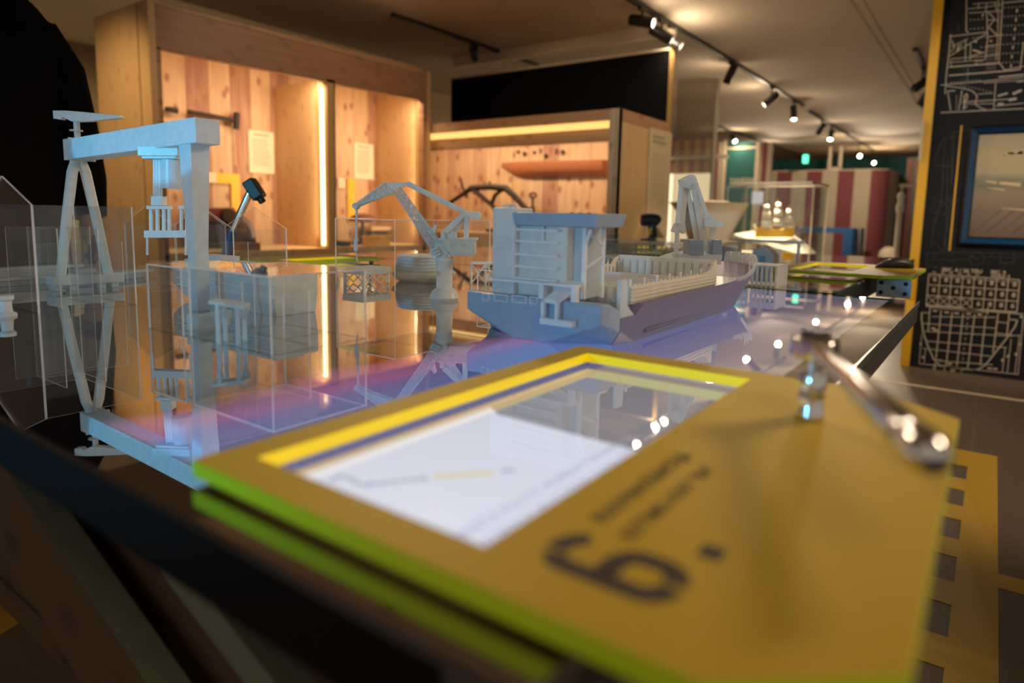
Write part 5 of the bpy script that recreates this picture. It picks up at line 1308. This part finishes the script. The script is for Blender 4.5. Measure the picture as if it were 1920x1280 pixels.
mb = MB().box(vx0,vx1,vy0,vy0+0.014,1.285,1.30).box(vx0,vx1,vy1-0.014,vy1,1.285,1.30).box(vx0,vx0+0.014,vy0,vy1,1.285,1.30).box(vx1-0.014,vx1,vy0,vy1,1.285,1.30)
mb.build('top_frame', M['cream'], vc)
bd = thing('sloped_board', 'bright white sloped board under the sailing ship model', 'board', (5.8, 1.5, 0.70))
mb = MB()
P1, P2, P3 = V(5.62,1.78,0.875), V(6.02,1.42,0.90), V(5.60,1.18,0.715)
mb.prism([P1, V(6.05,1.74,0.90), P2, V(6.0,1.2,0.74), P3], (0,0,-0.02)); mb.build('board_top', M['white_board'], bd)
for x, y, z in ((5.66,1.7,0.85),(6.0,1.68,0.86),(5.66,1.25,0.70),(5.95,1.25,0.735)):
    if z > 0.71: MB().box(x-0.012,x+0.012,y-0.012,y+0.012,0.70,z).build('prop', M['cream'], bd)
SS = V(5.78, 1.50, 0.885)
ss = thing('sailing_ship_model', 'small sailing ship model with yellow hull and cream sails in the glass showcase', 'ship model', tuple(SS))
S_ = lambda u, v: pk(u, v, SS)
rg = []
for t, w, zt_ in ((0,0.004,1.0),(0.12,0.026,0.9),(0.35,0.034,0.75),(0.65,0.036,0.75),(0.88,0.030,0.95),(1.0,0.022,1.15)):
    c0 = S_(1416+t*72, 438); zb_ = c0.z-0.03; zt2 = S_(1416+t*72, 430-(zt_-0.75)*22).z
    rg.append([V(*(c0+NH*s*w*f))*1.0 + V(0,0,(zz-c0.z)) for s, f, zz in ((-1,1.0,zt2),(-1,0.8,(zt2+zb_)/2),(-1,0.25,zb_),(1,0.25,zb_),(1,0.8,(zt2+zb_)/2),(1,1.0,zt2))])
MB().loft(rg).build('hull', M['yellow_paint'], ss)
for u, vt in ((1436,378),(1459,374),(1478,384)):
    mb = MB().tube([S_(u,432), S_(u,vt)], 0.004, 6)
    for k in range(3):
        v0 = vt+8+k*16
        if v0 < 424: mb.tube([S_(u-9-k*2,v0), S_(u+9+k*2,v0)], 0.0025, 6)
    mb.build('mast', M['dark_wood'], ss)
def sail(u, v0, v1, w0, w1):
    mb = MB(); rows = []
    for i in range(5):
        t = i/4; w_ = w0+(w1-w0)*t; row = []
        for j in range(7):
            s = j/6*2-1; p = S_(u+s*w_, v0+(v1-v0)*t); bul = 0.035*math.cos(s*1.4)*math.sin(math.pi*(0.15+0.75*t)); row.append(p-NH*(0.01+bul))
        rows.append(row)
    vs = [p for r in rows for p in r]; fs = [(i*7+j, i*7+j+1, (i+1)*7+j+1, (i+1)*7+j) for i in range(4) for j in range(6)]
    mb.add(vs, fs); mb.add([p+NH*0.004 for p in vs], fs)
    mb.build('sail', M['white_board'], ss, smooth=True)
for u, vt in ((1436,378),(1459,374),(1478,386)):
    sail(u, vt+6, vt+16, 4, 6); sail(u, vt+18, vt+33, 7, 9); sail(u, vt+35, min(428,vt+50), 9, 11)
MB().tube([S_(1488,424), S_(1500,416)], 0.003, 6).tube([S_(1417,428), S_(1403,420)], 0.003, 6).build('bowsprit', M['dark_wood'], ss)
sail(1412, 420, 432, 2, 6)
# cream bow-shaped model, left of the glass case
HBW = V(4.92, 1.79, 0.0)
H_ = lambda u, v: pk(u, v, HBW)
cw = thing('bow_model', 'large cream bow-shaped model on a stand left of the glass showcase', 'ship model', (4.92, 1.79, 0))
rg = []
for v, ua, ub, dep in ((500,1305,1343,0.06),(480,1302,1350,0.10),(440,1290,1366,0.15),(404,1278,1385,0.19),(384,1262,1396,0.22),(380,1258,1397,0.23)):
    c = (H_(ua,v)+H_(ub,v))/2; hw_ = (H_(ub,v)-H_(ua,v)).length/2
    rg.append([c + SH*hw_*math.copysign(abs(math.cos(a))**0.6, math.cos(a)) + NH*dep*math.copysign(abs(math.sin(a))**0.6, math.sin(a)) for a in [2*math.pi*k/24 for k in range(24)]])
MB().loft(rg).build('hull', M['cream'], cw, smooth=True)
b0 = H_(1324, 500)
MB().tube([V(b0.x,b0.y,0), b0], [0.16,0.05], 20).build('stand', M['cream'], cw, smooth=True)
rg = []
for v, ua, ub, dep in ((380,1278,1372,0.15),(377,1284,1364,0.14),(376,1288,1360,0.13)):
    c = (H_(ua,v)+H_(ub,v))/2; hw_ = (H_(ub,v)-H_(ua,v)).length/2
    rg.append([c + SH*hw_*math.cos(a) + NH*dep*math.sin(a) for a in [2*math.pi*k/20 for k in range(20)]])
MB().loft(rg).build('deck', M['cream'], cw)
cd = thing('domed_model', 'low cream dome-shaped model between bow model and sailing ship', 'model', (6.3, 2.05, 0))
dpt = pk(1368, 455, V(6.3,2.05,0))
MB().lathe([(0.22,0),(0.215,0.04),(0.18,0.10),(0.10,0.155),(0.0,0.17)], V(dpt.x,dpt.y,dpt.z-0.10), n=24).build('dome', M['cream'], cd, smooth=True)
MB().box(dpt.x-0.2, dpt.x+0.2, dpt.y-0.2, dpt.y+0.2, 0, dpt.z-0.10).build('plinth', M['cream'], cd)
# upright glass partition and lit cabinet seen through it
gp_ = thing('glass_partition', 'tall hazy glass pane in a slim frame beside the black partition edge', 'glass partition', (6.5, 2.5, 0))
a, b = atd(1264,300,6.5), atd(1338,300,6.5); dxy = (V(b.x,b.y,0)-V(a.x,a.y,0)); nn = V(-dxy.y,dxy.x,0).normalized()*0.012
MB().prism([V(a.x,a.y,0), V(b.x,b.y,0), V(b.x,b.y,2.33), V(a.x,a.y,2.33)], nn).build('pane', M['grey_glass'], gp_)
MB().bar(V(b.x,b.y,0), V(b.x,b.y,2.34), 0.035, 0.035, side=dxy).build('frame_post', M['cream'], gp_)
MB().bar(V(a.x,a.y,2.335), V(b.x,b.y,2.335), 0.03, 0.03).build('top_rail', M['cream'], gp_)
lc = thing('lit_cabinet', 'brightly lit white display niche with pink and yellow striped curtain', 'display cabinet', (9.1, 3.4, 0))
q0, q1 = onx(1257,320,9.0), onx(1330,320,9.0)
zt_ = onx(1295,262,9.0).z; zm = onx(1295,325,9.0).z; zb_ = onx(1295,388,9.0).z
MB().box(9.0, 9.03, q1.y-0.02, q0.y+0.3, zm+0.0, zt_).build('curtain', M['stripe_lit'], lc)
MB().box(9.06, 9.09, q1.y-0.02, q0.y+0.3, 0.5, zm+0.05).build('lit_back', M['shelf_glow'], lc)
MB().box(8.96, 9.0, q1.y-0.25, q0.y+0.3, zm+0.19, zm+0.235).build('rail', M['white_board'], lc)
MB().box(8.9, 9.06, q1.y-0.25, q0.y+0.3, 0.0, 0.5).build('base', M['cream'], lc)
MB().box(8.9, 9.15, q0.y+0.3, q0.y+0.36, 0.0, zt_).build('side_panel', M['cream'], lc)
# striped screens and teal banner
X12 = 12.5
k_ = lambda u, v: onx(u, v, X12)
s1 = thing('striped_screen', 'narrow red and cream striped screen left of the teal banner', 'screen', (X12, k_(1345,400).y, 0))
MB().box(X12, X12+0.05, k_(1354,400).y, k_(1310,400).y, 0, 2.42).build('panel', M['stripe_fine'], s1)
MB().box(X12-0.02, X12, k_(1356,400).y, k_(1351,400).y, 0, 2.45).build('post', M['cream'], s1)
tbn = thing('banner', 'teal banner with pale lettering on the far side of the room', 'banner', (X12, k_(1384,400).y, 0))
MB().box(X12, X12+0.03, k_(1411,400).y, k_(1357,400).y, 0.6, 2.40).build('cloth', M['teal'], tbn)
MB().box(X12-0.01, X12+0.04, k_(1412,400).y, k_(1357,400).y, 2.28, 2.32).build('top_rod', M['cream'], tbn)
pz = k_(1368,342)
text('banner_text', 'TANKSIA', 0.11, (X12-0.004, pz.y, pz.z), (0,-1,0), (0,0,1), M['poster'], tbn, 0.002, bold=0.03)
pz = k_(1392,374)
text('banner_text', 'OK', 0.09, (X12-0.004, pz.y, pz.z), (0,-1,0), (0,0,1), M['red_brown'], tbn, 0.002, bold=0.03)
MB().box(X12, X12+0.03, k_(1411,400).y, k_(1357,400).y, 0.0, 0.6).build('foot_panel', M['teal'], tbn)
s2_ = thing('striped_screen', 'slim red and cream striped pillar right of the teal banner', 'screen', (X12, k_(1427,400).y, 0))
MB().box(X12-0.05, X12+0.05, k_(1440,400).y, k_(1413,400).y, 0, 2.38).build('panel', M['stripe_fine'], s2_)
MB().box(X12-0.07, X12-0.05, k_(1418,400).y, k_(1412,400).y, 0, 2.40).build('post', M['cream'], s2_)
ws = thing('white_notice', 'bright white notice hung before the striped pillar', 'notice', (9.5, onx(1420,370,9.5).y, 1.2))
MB().box(9.5, 9.51, onx(1430,370,9.5).y, onx(1410,370,9.5).y, onx(1420,382,9.5).z, onx(1420,359,9.5).z).build('sheet', pbr('white_sheet', (0.8,0.82,0.9), 0.6, emit=(0.8,0.85,1.0), es=0.25), ws)  # faint glow put into the sheet itself
MB().box(9.51, 9.53, onx(1422,370,9.5).y, onx(1418,370,9.5).y, 0, onx(1420,360,9.5).z).build('stand_post', M['cream'], ws)
# striped booth
bt = thing('striped_booth', 'red and cream striped booth with rounded corner at the far end', 'booth', (16.5, 3.2, 0))
X16 = 15.8
j_ = lambda u, v: onx(u, v, X16)
yL, yR = j_(1440,400).y, j_(1660,400).y
pts = [V(X16,yL,0)]
rad = 0.35
for k in range(7): a = math.pi/2*k/6; pts.append(V(X16+rad-rad*math.cos(a), yR+rad-rad*math.sin(a), 0))
pts += [V(18.4,yR,0), V(18.4,yL,0)]
MB().prism(pts, (0,0,2.08), 0).build('cloth_wall', M['stripe_y'], bt)
mb = MB().prism([p+V(0,0,2.08) for p in pts], (0,0,0.02)); mb.build('top', M['cream'], bt)
mb = MB()
for u in (1553, 1573): y = j_(u,310).y; mb.box(X16+0.1,X16+0.14,y-0.03,y+0.03,2.1,2.6)
mb.box(X16+0.1,X16+0.14,j_(1573,320).y,j_(1553,320).y,2.1,2.16); mb.build('hanger', M['cream'], bt)
# blue table before the booth
be = thing('blue_table', 'blue angular table in front of the striped booth', 'table', (14.2, 2.6, 0))
X14 = 14.2
i_ = lambda u, v: onx(u, v, X14)
zt_ = i_(1565,427).z; y0_, y1_ = i_(1600,430).y, i_(1480,430).y
MB().box(X14, X14+0.5, y0_, y1_, zt_-0.10, zt_).build('top', M['blue'], be)
MB().box(X14, X14+0.5, y0_, i_(1582,430).y, 0, zt_-0.10).build('leg', M['blue'], be)
MB().box(X14, X14+0.5, y1_-0.2, y1_, 0, zt_-0.10).build('leg', M['blue_grey'], be)
bg = thing('grey_cabinet', 'blue-grey low cabinet standing behind the blue table', 'cabinet', (14.9, 2.5, 0))
MB().box(14.75, 15.2, onx(1615,430,14.75).y, onx(1600,430,14.75).y+0.1, 0, onx(1608,428,14.75).z).build('body', M['blue_grey'], bg)
MB().box(14.74, 14.75, onx(1613,430,14.75).y, onx(1603,430,14.75).y, 0.1, 0.6).build('door', M['blue_grey'], bg)
# rounded stone, pole, dark locker
st = onx(1667, 470, 15.0)
tag(MB().lathe([(0.19,0),(0.19,0.30),(0.17,0.42),(0.10,0.50),(0.0,0.52)], V(15.0, st.y, 0), n=18).build('milestone', M['cream'], None, smooth=True), 'pale rounded stone post right of the striped booth', 'stone')
pp = onx(1687, 400, 9.0)
po_ = thing('wooden_pole', 'slim pale turned pole with crossbar near the yellow board edge', 'pole', (9.0, pp.y, 0))
ztp = onx(1690,360,9.0).z
MB().lathe([(0.06,0),(0.05,0.05),(0.03,0.08),(0.028,ztp-0.25),(0.045,ztp-0.2),(0.03,ztp-0.1),(0.045,ztp-0.05),(0.02,ztp)], V(9.0,pp.y,0), n=14).build('shaft', M['hull_wood'] if False else M['cream'], po_, smooth=True)
ql, qr = onx(1686,348,9.0), onx(1714,348,9.0)
wl_ = thing('wooden_locker', 'dark brown wooden locker at the far right end of the room', 'locker', (17.5, onx(1703,400,17.5).y, 0))
MB().box(17.5, 18.2, onx(1722,400,17.5).y, onx(1692,400,17.5).y, 0, 2.45).build('body', M['dark_wood'], wl_)
MB().box(17.47, 17.5, onx(1705,400,17.5).y, onx(1694,400,17.5).y, 0.1, 2.40).build('door', M['red_brown'], wl_)
MB().box(9.0-0.015, 9.0+0.015, qr.y, pp.y+0.03, ql.z-0.02, ql.z+0.02).build('crossbar', M['cream'], po_)
MB().box(9.0-0.01, 9.0+0.01, pp.y-0.012, pp.y+0.012, ztp-0.02, ql.z).build('top_rod', M['cream'], po_)
# exit sign
ex = onx(1510, 298, 15.0)
es_ = thing('exit_sign', 'small glowing green exit sign below the far ceiling', 'sign', (15.0, ex.y, ex.z))
MB().box(14.98, 15.04, ex.y-0.045, ex.y+0.045, ex.z-0.08, ex.z+0.08).build('panel', M['exit_on'], es_)
MB().box(15.0, 15.02, ex.y-0.01, ex.y+0.01, ex.z+0.09, 2.6).build('hanger', M['black_metal'], es_)
MB().box(15.04, 15.06, ex.y-0.07, ex.y+0.07, ex.z-0.10, ex.z+0.10).build('housing', M['black_metal'], es_)

# ================================================================== ceiling tracks and spotlights
HC = 2.6
def track(label, x0, x1, y):
    t = thing('ceiling_track', label, 'light track', ((x0+x1)/2, y, HC))
    MB().box(x0, x1, y-0.018, y+0.018, HC-0.03, HC).build('rail', M['black_metal'], t)
    MB().box(x0-0.012, x0, y-0.02, y+0.02, HC-0.032, HC).box(x1, x1+0.012, y-0.02, y+0.02, HC-0.032, HC).build('end_cap', M['black_metal'], t)
    return t
Y1T, Y3T, YLT, YRT = 2.312, 4.03, 4.10, 0.745
track('long black ceiling track running from the top edge towards the far booth', 2.2, 9.98, Y1T)
track('short black ceiling track farther along, ending above the striped booth', 10.6, 16.7, Y1T+0.04)
track('black ceiling track above the teal banner', 11.5, 18.0, Y3T)
track('black ceiling track at upper left over the tall showcase', 3.95, 6.05, YLT)
track('short black ceiling track beside the ship-plan board', 7.3, 8.7, YRT)
head_me = lens_me = None
HL, HR = 0.20, 0.042
def make_head_meshes():
    h = MB().lathe([(0.030,0.0),(HR,0.008),(HR,HL-0.004),(HR-0.002,HL),(HR-0.006,HL),(HR-0.008,HL-0.012)], (0,0,-HL/2), (0,0,1), n=20).build('head', M['black_metal'], None, smooth=True)
    l = MB().lathe([(HR-0.0085,HL-0.012),(HR-0.012,HL-0.009),(0.0,HL-0.008)], (0,0,-HL/2), (0,0,1), n=20).build('lens', M['lamp_on'], None)
    l2 = MB().lathe([(HR-0.0085,HL-0.012),(HR-0.012,HL-0.009),(0.0,HL-0.008)], (0,0,-HL/2), (0,0,1), n=20).build('lens_dark', M['lamp_off'], None)
    m = (h.data, l.data, l2.data)
    for o in (h, l, l2): bpy.data.objects.remove(o)
    return m
HM, LM, LM2 = make_head_meshes()
def lamp(label, u, v, yt, aim, lit, P=None, power=0, ang=50, group=None, col=(1.0,0.80,0.55)):
    c = ony(u, v, yt) if P is None else V(*P)
    t = thing('track_spotlight', label, 'spotlight', tuple(c), group)
    d = Vector(aim).normalized()
    q_ = d.to_track_quat('Z', 'Y')
    h = bpy.data.objects.new('head', HM); COL.objects.link(h); h.parent = t; h.rotation_mode = 'QUATERNION'; h.rotation_quaternion = q_; OFF[h] = c
    l = bpy.data.objects.new('lens', LM if lit else LM2); COL.objects.link(l); l.parent = h; OFF[l] = c
    MB().tube([V(c.x,yt,HC-0.03), V(c.x,yt,min(HC-0.04,c.z+0.03))], 0.009, 8).box(c.x-0.05,c.x+0.05,yt-0.014,yt+0.014,HC-0.05,HC-0.03).build('stem', M['black_metal'], t)
    if power:
        li_ = bpy.data.lights.new('lamp_beam', 'SPOT'); li_.energy = power; li_.spot_size = math.radians(ang); li_.spot_blend = 0.6; li_.shadow_soft_size = 0.03; li_.color = col
        pg = bpy.data.lights.new('lamp_glow', 'POINT'); pg.energy = power*0.05; pg.color = col; pg.shadow_soft_size = 0.03
        po2 = bpy.data.objects.new('lamp_glow', pg); COL.objects.link(po2); po2.location = c + d*(HL/2+0.012)
        lo = bpy.data.objects.new('lamp_beam', li_); COL.objects.link(lo); lo.location = c + d*(HL/2+0.012); lo.rotation_mode = 'QUATERNION'; lo.rotation_quaternion = (-d).to_track_quat('Z', 'Y')
    return t
Z_ = V(0,0,1)
lamp('spotlight nearest the top edge, its lit lens turned right', 1203, 40, Y1T, SH*0.85-NH*0.45-Z_*0.25, True, power=40, ang=60)
lamp('spotlight second along the long track, tilted down beside the first', 1240, 64, Y1T, SH*0.80-Z_*0.45-NH*0.1, True, power=160, ang=70)
lamp('third spotlight of the close cluster on the long track, rearmost, lens just visible', 1258, 76, Y1T+0.0, SH*0.80-Z_*0.50-NH*0.22, True, power=50, ang=60)
lamp('unlit-looking spotlight hanging alone mid-way along the long track', 1370, 138, Y1T, -SH*0.20-Z_*0.75+NH*0.45, False, power=200, ang=80)
lamp('spotlight tilted left near the end of the long track', 1446, 186, Y1T, -SH*0.65-Z_*0.55+NH*0.25, False, power=200, ang=80)
lamp('spotlight pointing straight down at the end of the long track', 1488, 211, Y1T, -Z_*0.93-NH*0.25, True, power=240, ang=90)
lamp('first spotlight on the farther track, lens hidden', 1540, 241, Y1T+0.04, -SH*0.4-Z_*0.8+NH*0.2, False)
lamp('second spotlight on the farther track, lens glowing below', 1558, 253, Y1T+0.04, -SH*0.3-Z_*0.80-NH*0.45, True, power=260, ang=90)
lamp('glaring spotlight facing the viewer near the end of the farther track', 1609, 290, Y1T+0.04, -NH*0.92-Z_*0.35-SH*0.1, True, power=220, ang=90)
lamp('glaring spotlight farthest right above the striped booth', 1635, 303, Y1T+0.04, -NH*0.95-Z_*0.35, True, power=220, ang=90)
lamp('bright spotlight tilted to the viewer above the teal banner', 1375, 260, Y3T, -NH*0.75-Z_*0.55+SH*0.1, True, power=220, ang=90)
lamp('dark spotlight just left of the bright one above the booth curtain', 1419, 278, Y3T, NH*0.6-Z_*0.4-SH*0.3, False)
lamp('bright round spotlight right of the teal banner', 1435, 287, Y3T, -NH*0.92-Z_*0.4, True, power=220, ang=90)
lamp('small dark spotlight last on the track above the teal banner', 1450, 293, Y3T, NH*0.5-Z_*0.5+SH*0.4, False)
lamp('dark spotlight hanging above the tall showcase at upper left', 889, 101, YLT, NH*0.97-Z_*0.12, False)
lamp('dark spotlight half hidden by the yellow edge, upper of two', 1728, 157, YRT, -SH*0.6-Z_*0.5+NH*0.2, False)
lamp('dark spotlight half hidden by the yellow edge, lower of two', 1735, 182, YRT, -SH*0.3-Z_*0.7+NH*0.2, False)

# ================================================================== person at the far side of the table
PX, PY = 0.68, 2.40
ps_ = thing('person', 'person in black jacket standing behind the table at the left edge', 'person', (PX, PY, 0))
def ell(c, rx, ry, n=20): return [V(c[0]+rx*math.cos(2*math.pi*k/n), c[1]+ry*math.sin(2*math.pi*k/n), c[2]) for k in range(n)]
ARM = {1: [(PX+0.125,PY-0.005,1.50),(PX+0.20,PY,1.40),(PX+0.238,PY+0.01,1.25),(PX+0.246,PY-0.03,1.08),(PX+0.243,PY-0.07,0.965)], -1: [(PX-0.125,PY-0.005,1.50),(PX-0.20,PY,1.40),(PX-0.24,PY+0.01,1.25),(PX-0.245,PY-0.03,1.08),(PX-0.243,PY-0.07,0.965)]}
def limbs(mb, grow=0.0, arms=True, legs=True, stop=None):
    if arms:
        for s in (1, -1): mb.tube(ARM[s], [0.066+grow,0.058+grow,0.048+grow,0.042+grow,0.032+grow*0.7], 14)
    if legs:
        for s in (1, -1):
            mb.tube([(PX+s*0.09,PY,0.95),(PX+s*0.10,PY-0.005,0.75),(PX+s*0.10,PY-0.01,0.52),(PX+s*0.10,PY+0.01,0.34),(PX+s*0.10,PY+0.01,0.09)], [0.095+grow,0.088+grow,0.060+grow,0.062+grow,0.042+grow], 14)
mb = MB()
mb.loft([ell((PX,PY,z), rx, ry) for z, rx, ry in ((0.88,0.155,0.10),(0.98,0.165,0.11),(1.10,0.145,0.10),(1.25,0.155,0.105),(1.40,0.175,0.11),(1.50,0.165,0.095),(1.57,0.10,0.075),(1.60,0.062,0.06),(1.68,0.056,0.056))])
mb.lathe([(0.02,1.64),(0.055,1.665),(0.072,1.71),(0.078,1.78),(0.074,1.84),(0.045,1.885),(0.0,1.895)], V(PX,PY-0.01,0), n=20)
mb.tube([(PX,PY-0.075,1.79),(PX,PY-0.105,1.755)], [0.012,0.016], 8)
mb.tube([(PX+0.076,PY,1.79),(PX+0.086,PY+0.01,1.745)], 0.014, 8).tube([(PX-0.076,PY,1.79),(PX-0.086,PY+0.01,1.745)], 0.014, 8)
limbs(mb)
for s in (1, -1):
    for k in range(2): pass
    w = V(*ARM[s][-1]); pal = w+V(0.002*s,-0.02,-0.065)
    mb.tube([w, w+V(0,-0.008,-0.03), pal], [0.028,0.033,0.034], 12)
    for k, (dx, ln) in enumerate(((-0.027,0.068),(-0.009,0.080),(0.010,0.075),(0.028,0.058))):
        a = pal+V(0.002*s, dx*0.9+0.0, -0.012); b = a+V(-0.006*s,-0.006,-ln*0.5); c = b+V(-0.014*s,-0.002,-ln*0.42)
        mb.tube([a, b, c], [0.0105,0.0098,0.0075], 8)
    a = w+V(-0.012*s,-0.030,-0.03); mb.tube([a, a+V(-0.016*s,-0.022,-0.03), a+V(-0.018*s,-0.026,-0.058)], [0.013,0.0115,0.008], 8)
    mb.tube([(PX+s*0.10,PY+0.03,0.05),(PX+s*0.105,PY-0.06,0.045),(PX+s*0.11,PY-0.16,0.035)], [0.04,0.04,0.028], 10)
body = mb.build('body', M['skin'], ps_, smooth=True, angle=180)
md = body.modifiers.new('skin', 'REMESH'); md.mode = 'VOXEL'; md.voxel_size = 0.0055; md.use_smooth_shade = True
mb = MB()
mb.loft([ell((PX,PY,z), rx, ry) for z, rx, ry in ((0.80,0.20,0.14),(0.86,0.20,0.145),(1.00,0.195,0.14),(1.15,0.185,0.135),(1.30,0.195,0.14),(1.43,0.212,0.14),(1.50,0.205,0.125),(1.55,0.185,0.11),(1.585,0.155,0.10),(1.61,0.125,0.09),(1.635,0.095,0.085),(1.68,0.08,0.08))])
limbs(mb, grow=0.026, legs=False)
mb.tube([(PX-0.06,PY+0.07,1.58),(PX,PY+0.11,1.54),(PX+0.06,PY+0.07,1.58)], [0.05,0.07,0.05], 12)
jk = mb.build('jacket', M['jacket'], ps_, smooth=True, angle=180)
md = jk.modifiers.new('cloth', 'REMESH'); md.mode = 'VOXEL'; md.voxel_size = 0.010; md.use_smooth_shade = True
mb = MB(); mb.loft([ell((PX,PY,z), rx, ry) for z, rx, ry in ((0.84,0.17,0.115),(0.93,0.18,0.125),(1.02,0.175,0.12))]); limbs(mb, grow=0.02, arms=False)
tz = mb.build('trousers', M['trousers'], ps_, smooth=True, angle=180)
md = tz.modifiers.new('cloth', 'REMESH'); md.mode = 'VOXEL'; md.voxel_size = 0.010; md.use_smooth_shade = True
for s in (1, -1):
    mb = MB(); rg = []
    for y, w, h in ((0.09,0.030,0.07),(0.05,0.048,0.10),(-0.02,0.050,0.085),(-0.10,0.052,0.065),(-0.17,0.044,0.052),(-0.205,0.020,0.035)):
        rg.append([V(PX+s*0.105+w*math.cos(a), PY+y, max(0.0, h*0.5+h*0.5*math.sin(a))) for a in [2*math.pi*k/14 for k in range(14)]])
    mb.loft(rg).build('shoe', M['black'], ps_, smooth=True)
MB().lathe([(0.080,1.76),(0.086,1.80),(0.084,1.86),(0.055,1.905),(0.0,1.917)], V(PX,PY+0.008,0), n=20).build('hair', M['hair'], ps_, smooth=True)

# ================================================================== lights
def spot(name, loc, tgt, power, ang, col, size=0.05, blend=0.5):
    l = bpy.data.lights.new(name, 'SPOT'); l.energy = power; l.spot_size = math.radians(ang); l.spot_blend = blend; l.color = col; l.shadow_soft_size = size
    o = bpy.data.objects.new(name, l); COL.objects.link(o); o.location = loc
    d = Vector(tgt)-Vector(loc); o.rotation_mode = 'QUATERNION'; o.rotation_quaternion = (-d).to_track_quat('Z', 'Y'); return o
def point(name, loc, power, col, size=0.1):
    l = bpy.data.lights.new(name, 'POINT'); l.energy = power; l.color = col; l.shadow_soft_size = size
    o = bpy.data.objects.new(name, l); COL.objects.link(o); o.location = loc; return o
def area(name, loc, tgt, power, sx, sy_, col):
    l = bpy.data.lights.new(name, 'AREA'); l.energy = power; l.shape = 'RECTANGLE'; l.size = sx; l.size_y = sy_; l.color = col
    o = bpy.data.objects.new(name, l); COL.objects.link(o); o.location = loc
    d = Vector(tgt)-Vector(loc); o.rotation_mode = 'QUATERNION'; o.rotation_quaternion = (-d).to_track_quat('Z', 'Y'); return o
WARM = (1.0,0.76,0.50)
# LED strips of the two showcases
spot('added_spot', (3.1,2.31,2.45), (3.2,4.1,1.95), 34, 80, WARM, 0.06)  # not an LED: unseen spot added to brighten the tall showcase's fascia
area('showcase_led', (2.68,YF+0.075,1.95), (2.68,YF+0.45,1.0), 6.6, 1.15, 0.02, (1.0,0.74,0.48))
area('showcase_led', (3.83,YF+0.075,1.97), (3.83,YF+0.45,1.0), 5.4, 0.9, 0.02, (1.0,0.74,0.48))
area('showcase_led', (3.26,YF+0.09,1.35), (2.6,YF+0.6,1.35), 5.5, 0.02, 1.1, (1.0,0.72,0.44))
area('showcase_led', (4.32,YF+0.10,1.35), (3.8,YF+0.6,1.35), 4.2, 0.02, 1.1, (1.0,0.72,0.44))
area('showcase_led', (XF+0.12,3.45,1.70), (XF+0.45,3.45,1.0), 13, 2.1, 0.02, (1.0,0.75,0.48))
# projector on the left throwing a cyan picture across the table
pj = spot('projector_beam', (-2.4,1.0,1.16), (0.7,1.0,1.075), 125, 42, (0.08,0.60,1.0), 0.04, 0.3)
pj.scale = (1.0, 0.42, 1.0)
pj2 = spot('projector_beam', (-2.4,1.32,1.16), (0.7,1.42,1.135), 300, 11.5, (0.08,0.60,1.0), 0.01, 0.1)
pj2.scale = (1.0, 0.30, 1.0)
# added spots without fixtures, to brighten tables, showcases, boards, floor and far end
spot('added_spot', (2.3,2.31,2.42), (0.9,0.7,0.8), 60, 60, WARM, 0.06)
spot('added_spot', (-0.3,-0.9,2.42), (0.8,0.6,0.8), 45, 60, WARM, 0.6)
spot('added_spot', (2.6,-0.9,2.42), (1.2,0.6,0.85), 150, 50, WARM, 0.3)
spot('added_spot', (3.3,0.2,2.42), (5.3,-0.1,1.4), 45, 60, WARM, 0.03)
spot('added_spot', (2.3,2.31,2.45), (4.4,3.0,1.6), 55, 50, WARM, 0.05)
spot('added_spot', (3.9,0.745,2.45), (4.92,1.79,0.95), 80, 26, WARM, 0.05)
spot('added_spot', (4.3,0.3,2.42), (4.95,2.26,1.2), 60, 60, WARM, 0.05)
spot('added_spot', (3.2,-0.9,2.45), (4.3,-0.2,0.0), 120, 90, WARM, 0.1)
spot('added_spot', (1.15,3.9,2.45), (2.0,4.85,0.85), 80, 80, (1.0,0.70,0.36), 0.05, 0.9)
spot('added_spot', (13.2,2.35,2.45), (16.2,3.0,0.9), 170, 100, WARM, 0.06)
spot('added_spot', (10.5,4.03,2.45), (12.6,4.6,1.2), 90, 80, WARM, 0.06)
spot('showcase_spot', (5.75,1.55,1.27), (5.80,1.45,0.85), 26, 120, (1.0,0.80,0.50), 0.02)
w = bpy.data.worlds.new('room_ambience'); SC.world = w; w.use_nodes = True
bg_ = w.node_tree.nodes['Background']; bg_.inputs[0].default_value = (1.0,0.84,0.68,1); bg_.inputs[1].default_value = 0.32

# ================================================================== camera
cam = bpy.data.cameras.new('camera'); co = bpy.data.objects.new('camera', cam); COL.objects.link(co)
cam.sensor_width = 36.0; cam.lens = 36.0*F/1920.0; cam.shift_y = -(640.0-CY)/1920.0
co.matrix_world = Matrix.Translation(CAM) @ Matrix((RT, UP, -FW)).transposed().to_4x4()
cam.clip_start = 0.02; cam.clip_end = 100
cam.dof.use_dof = True; cam.dof.focus_distance = 1.45; cam.dof.aperture_fstop = 2.2
SC.camera = co
vs = SC.view_settings
SC.display_settings.display_device = 'sRGB'
vs.view_transform = 'Standard'; vs.look = 'None'; vs.exposure = 0.12; vs.gamma = 1.0; vs.use_curve_mapping = False
cy_ = SC.cycles
cy_.max_bounces = 10; cy_.transparent_max_bounces = 40; cy_.transmission_bounces = 6; cy_.glossy_bounces = 5; cy_.diffuse_bounces = 4
cy_.use_denoising = True
cy_.sample_clamp_indirect = 6.0
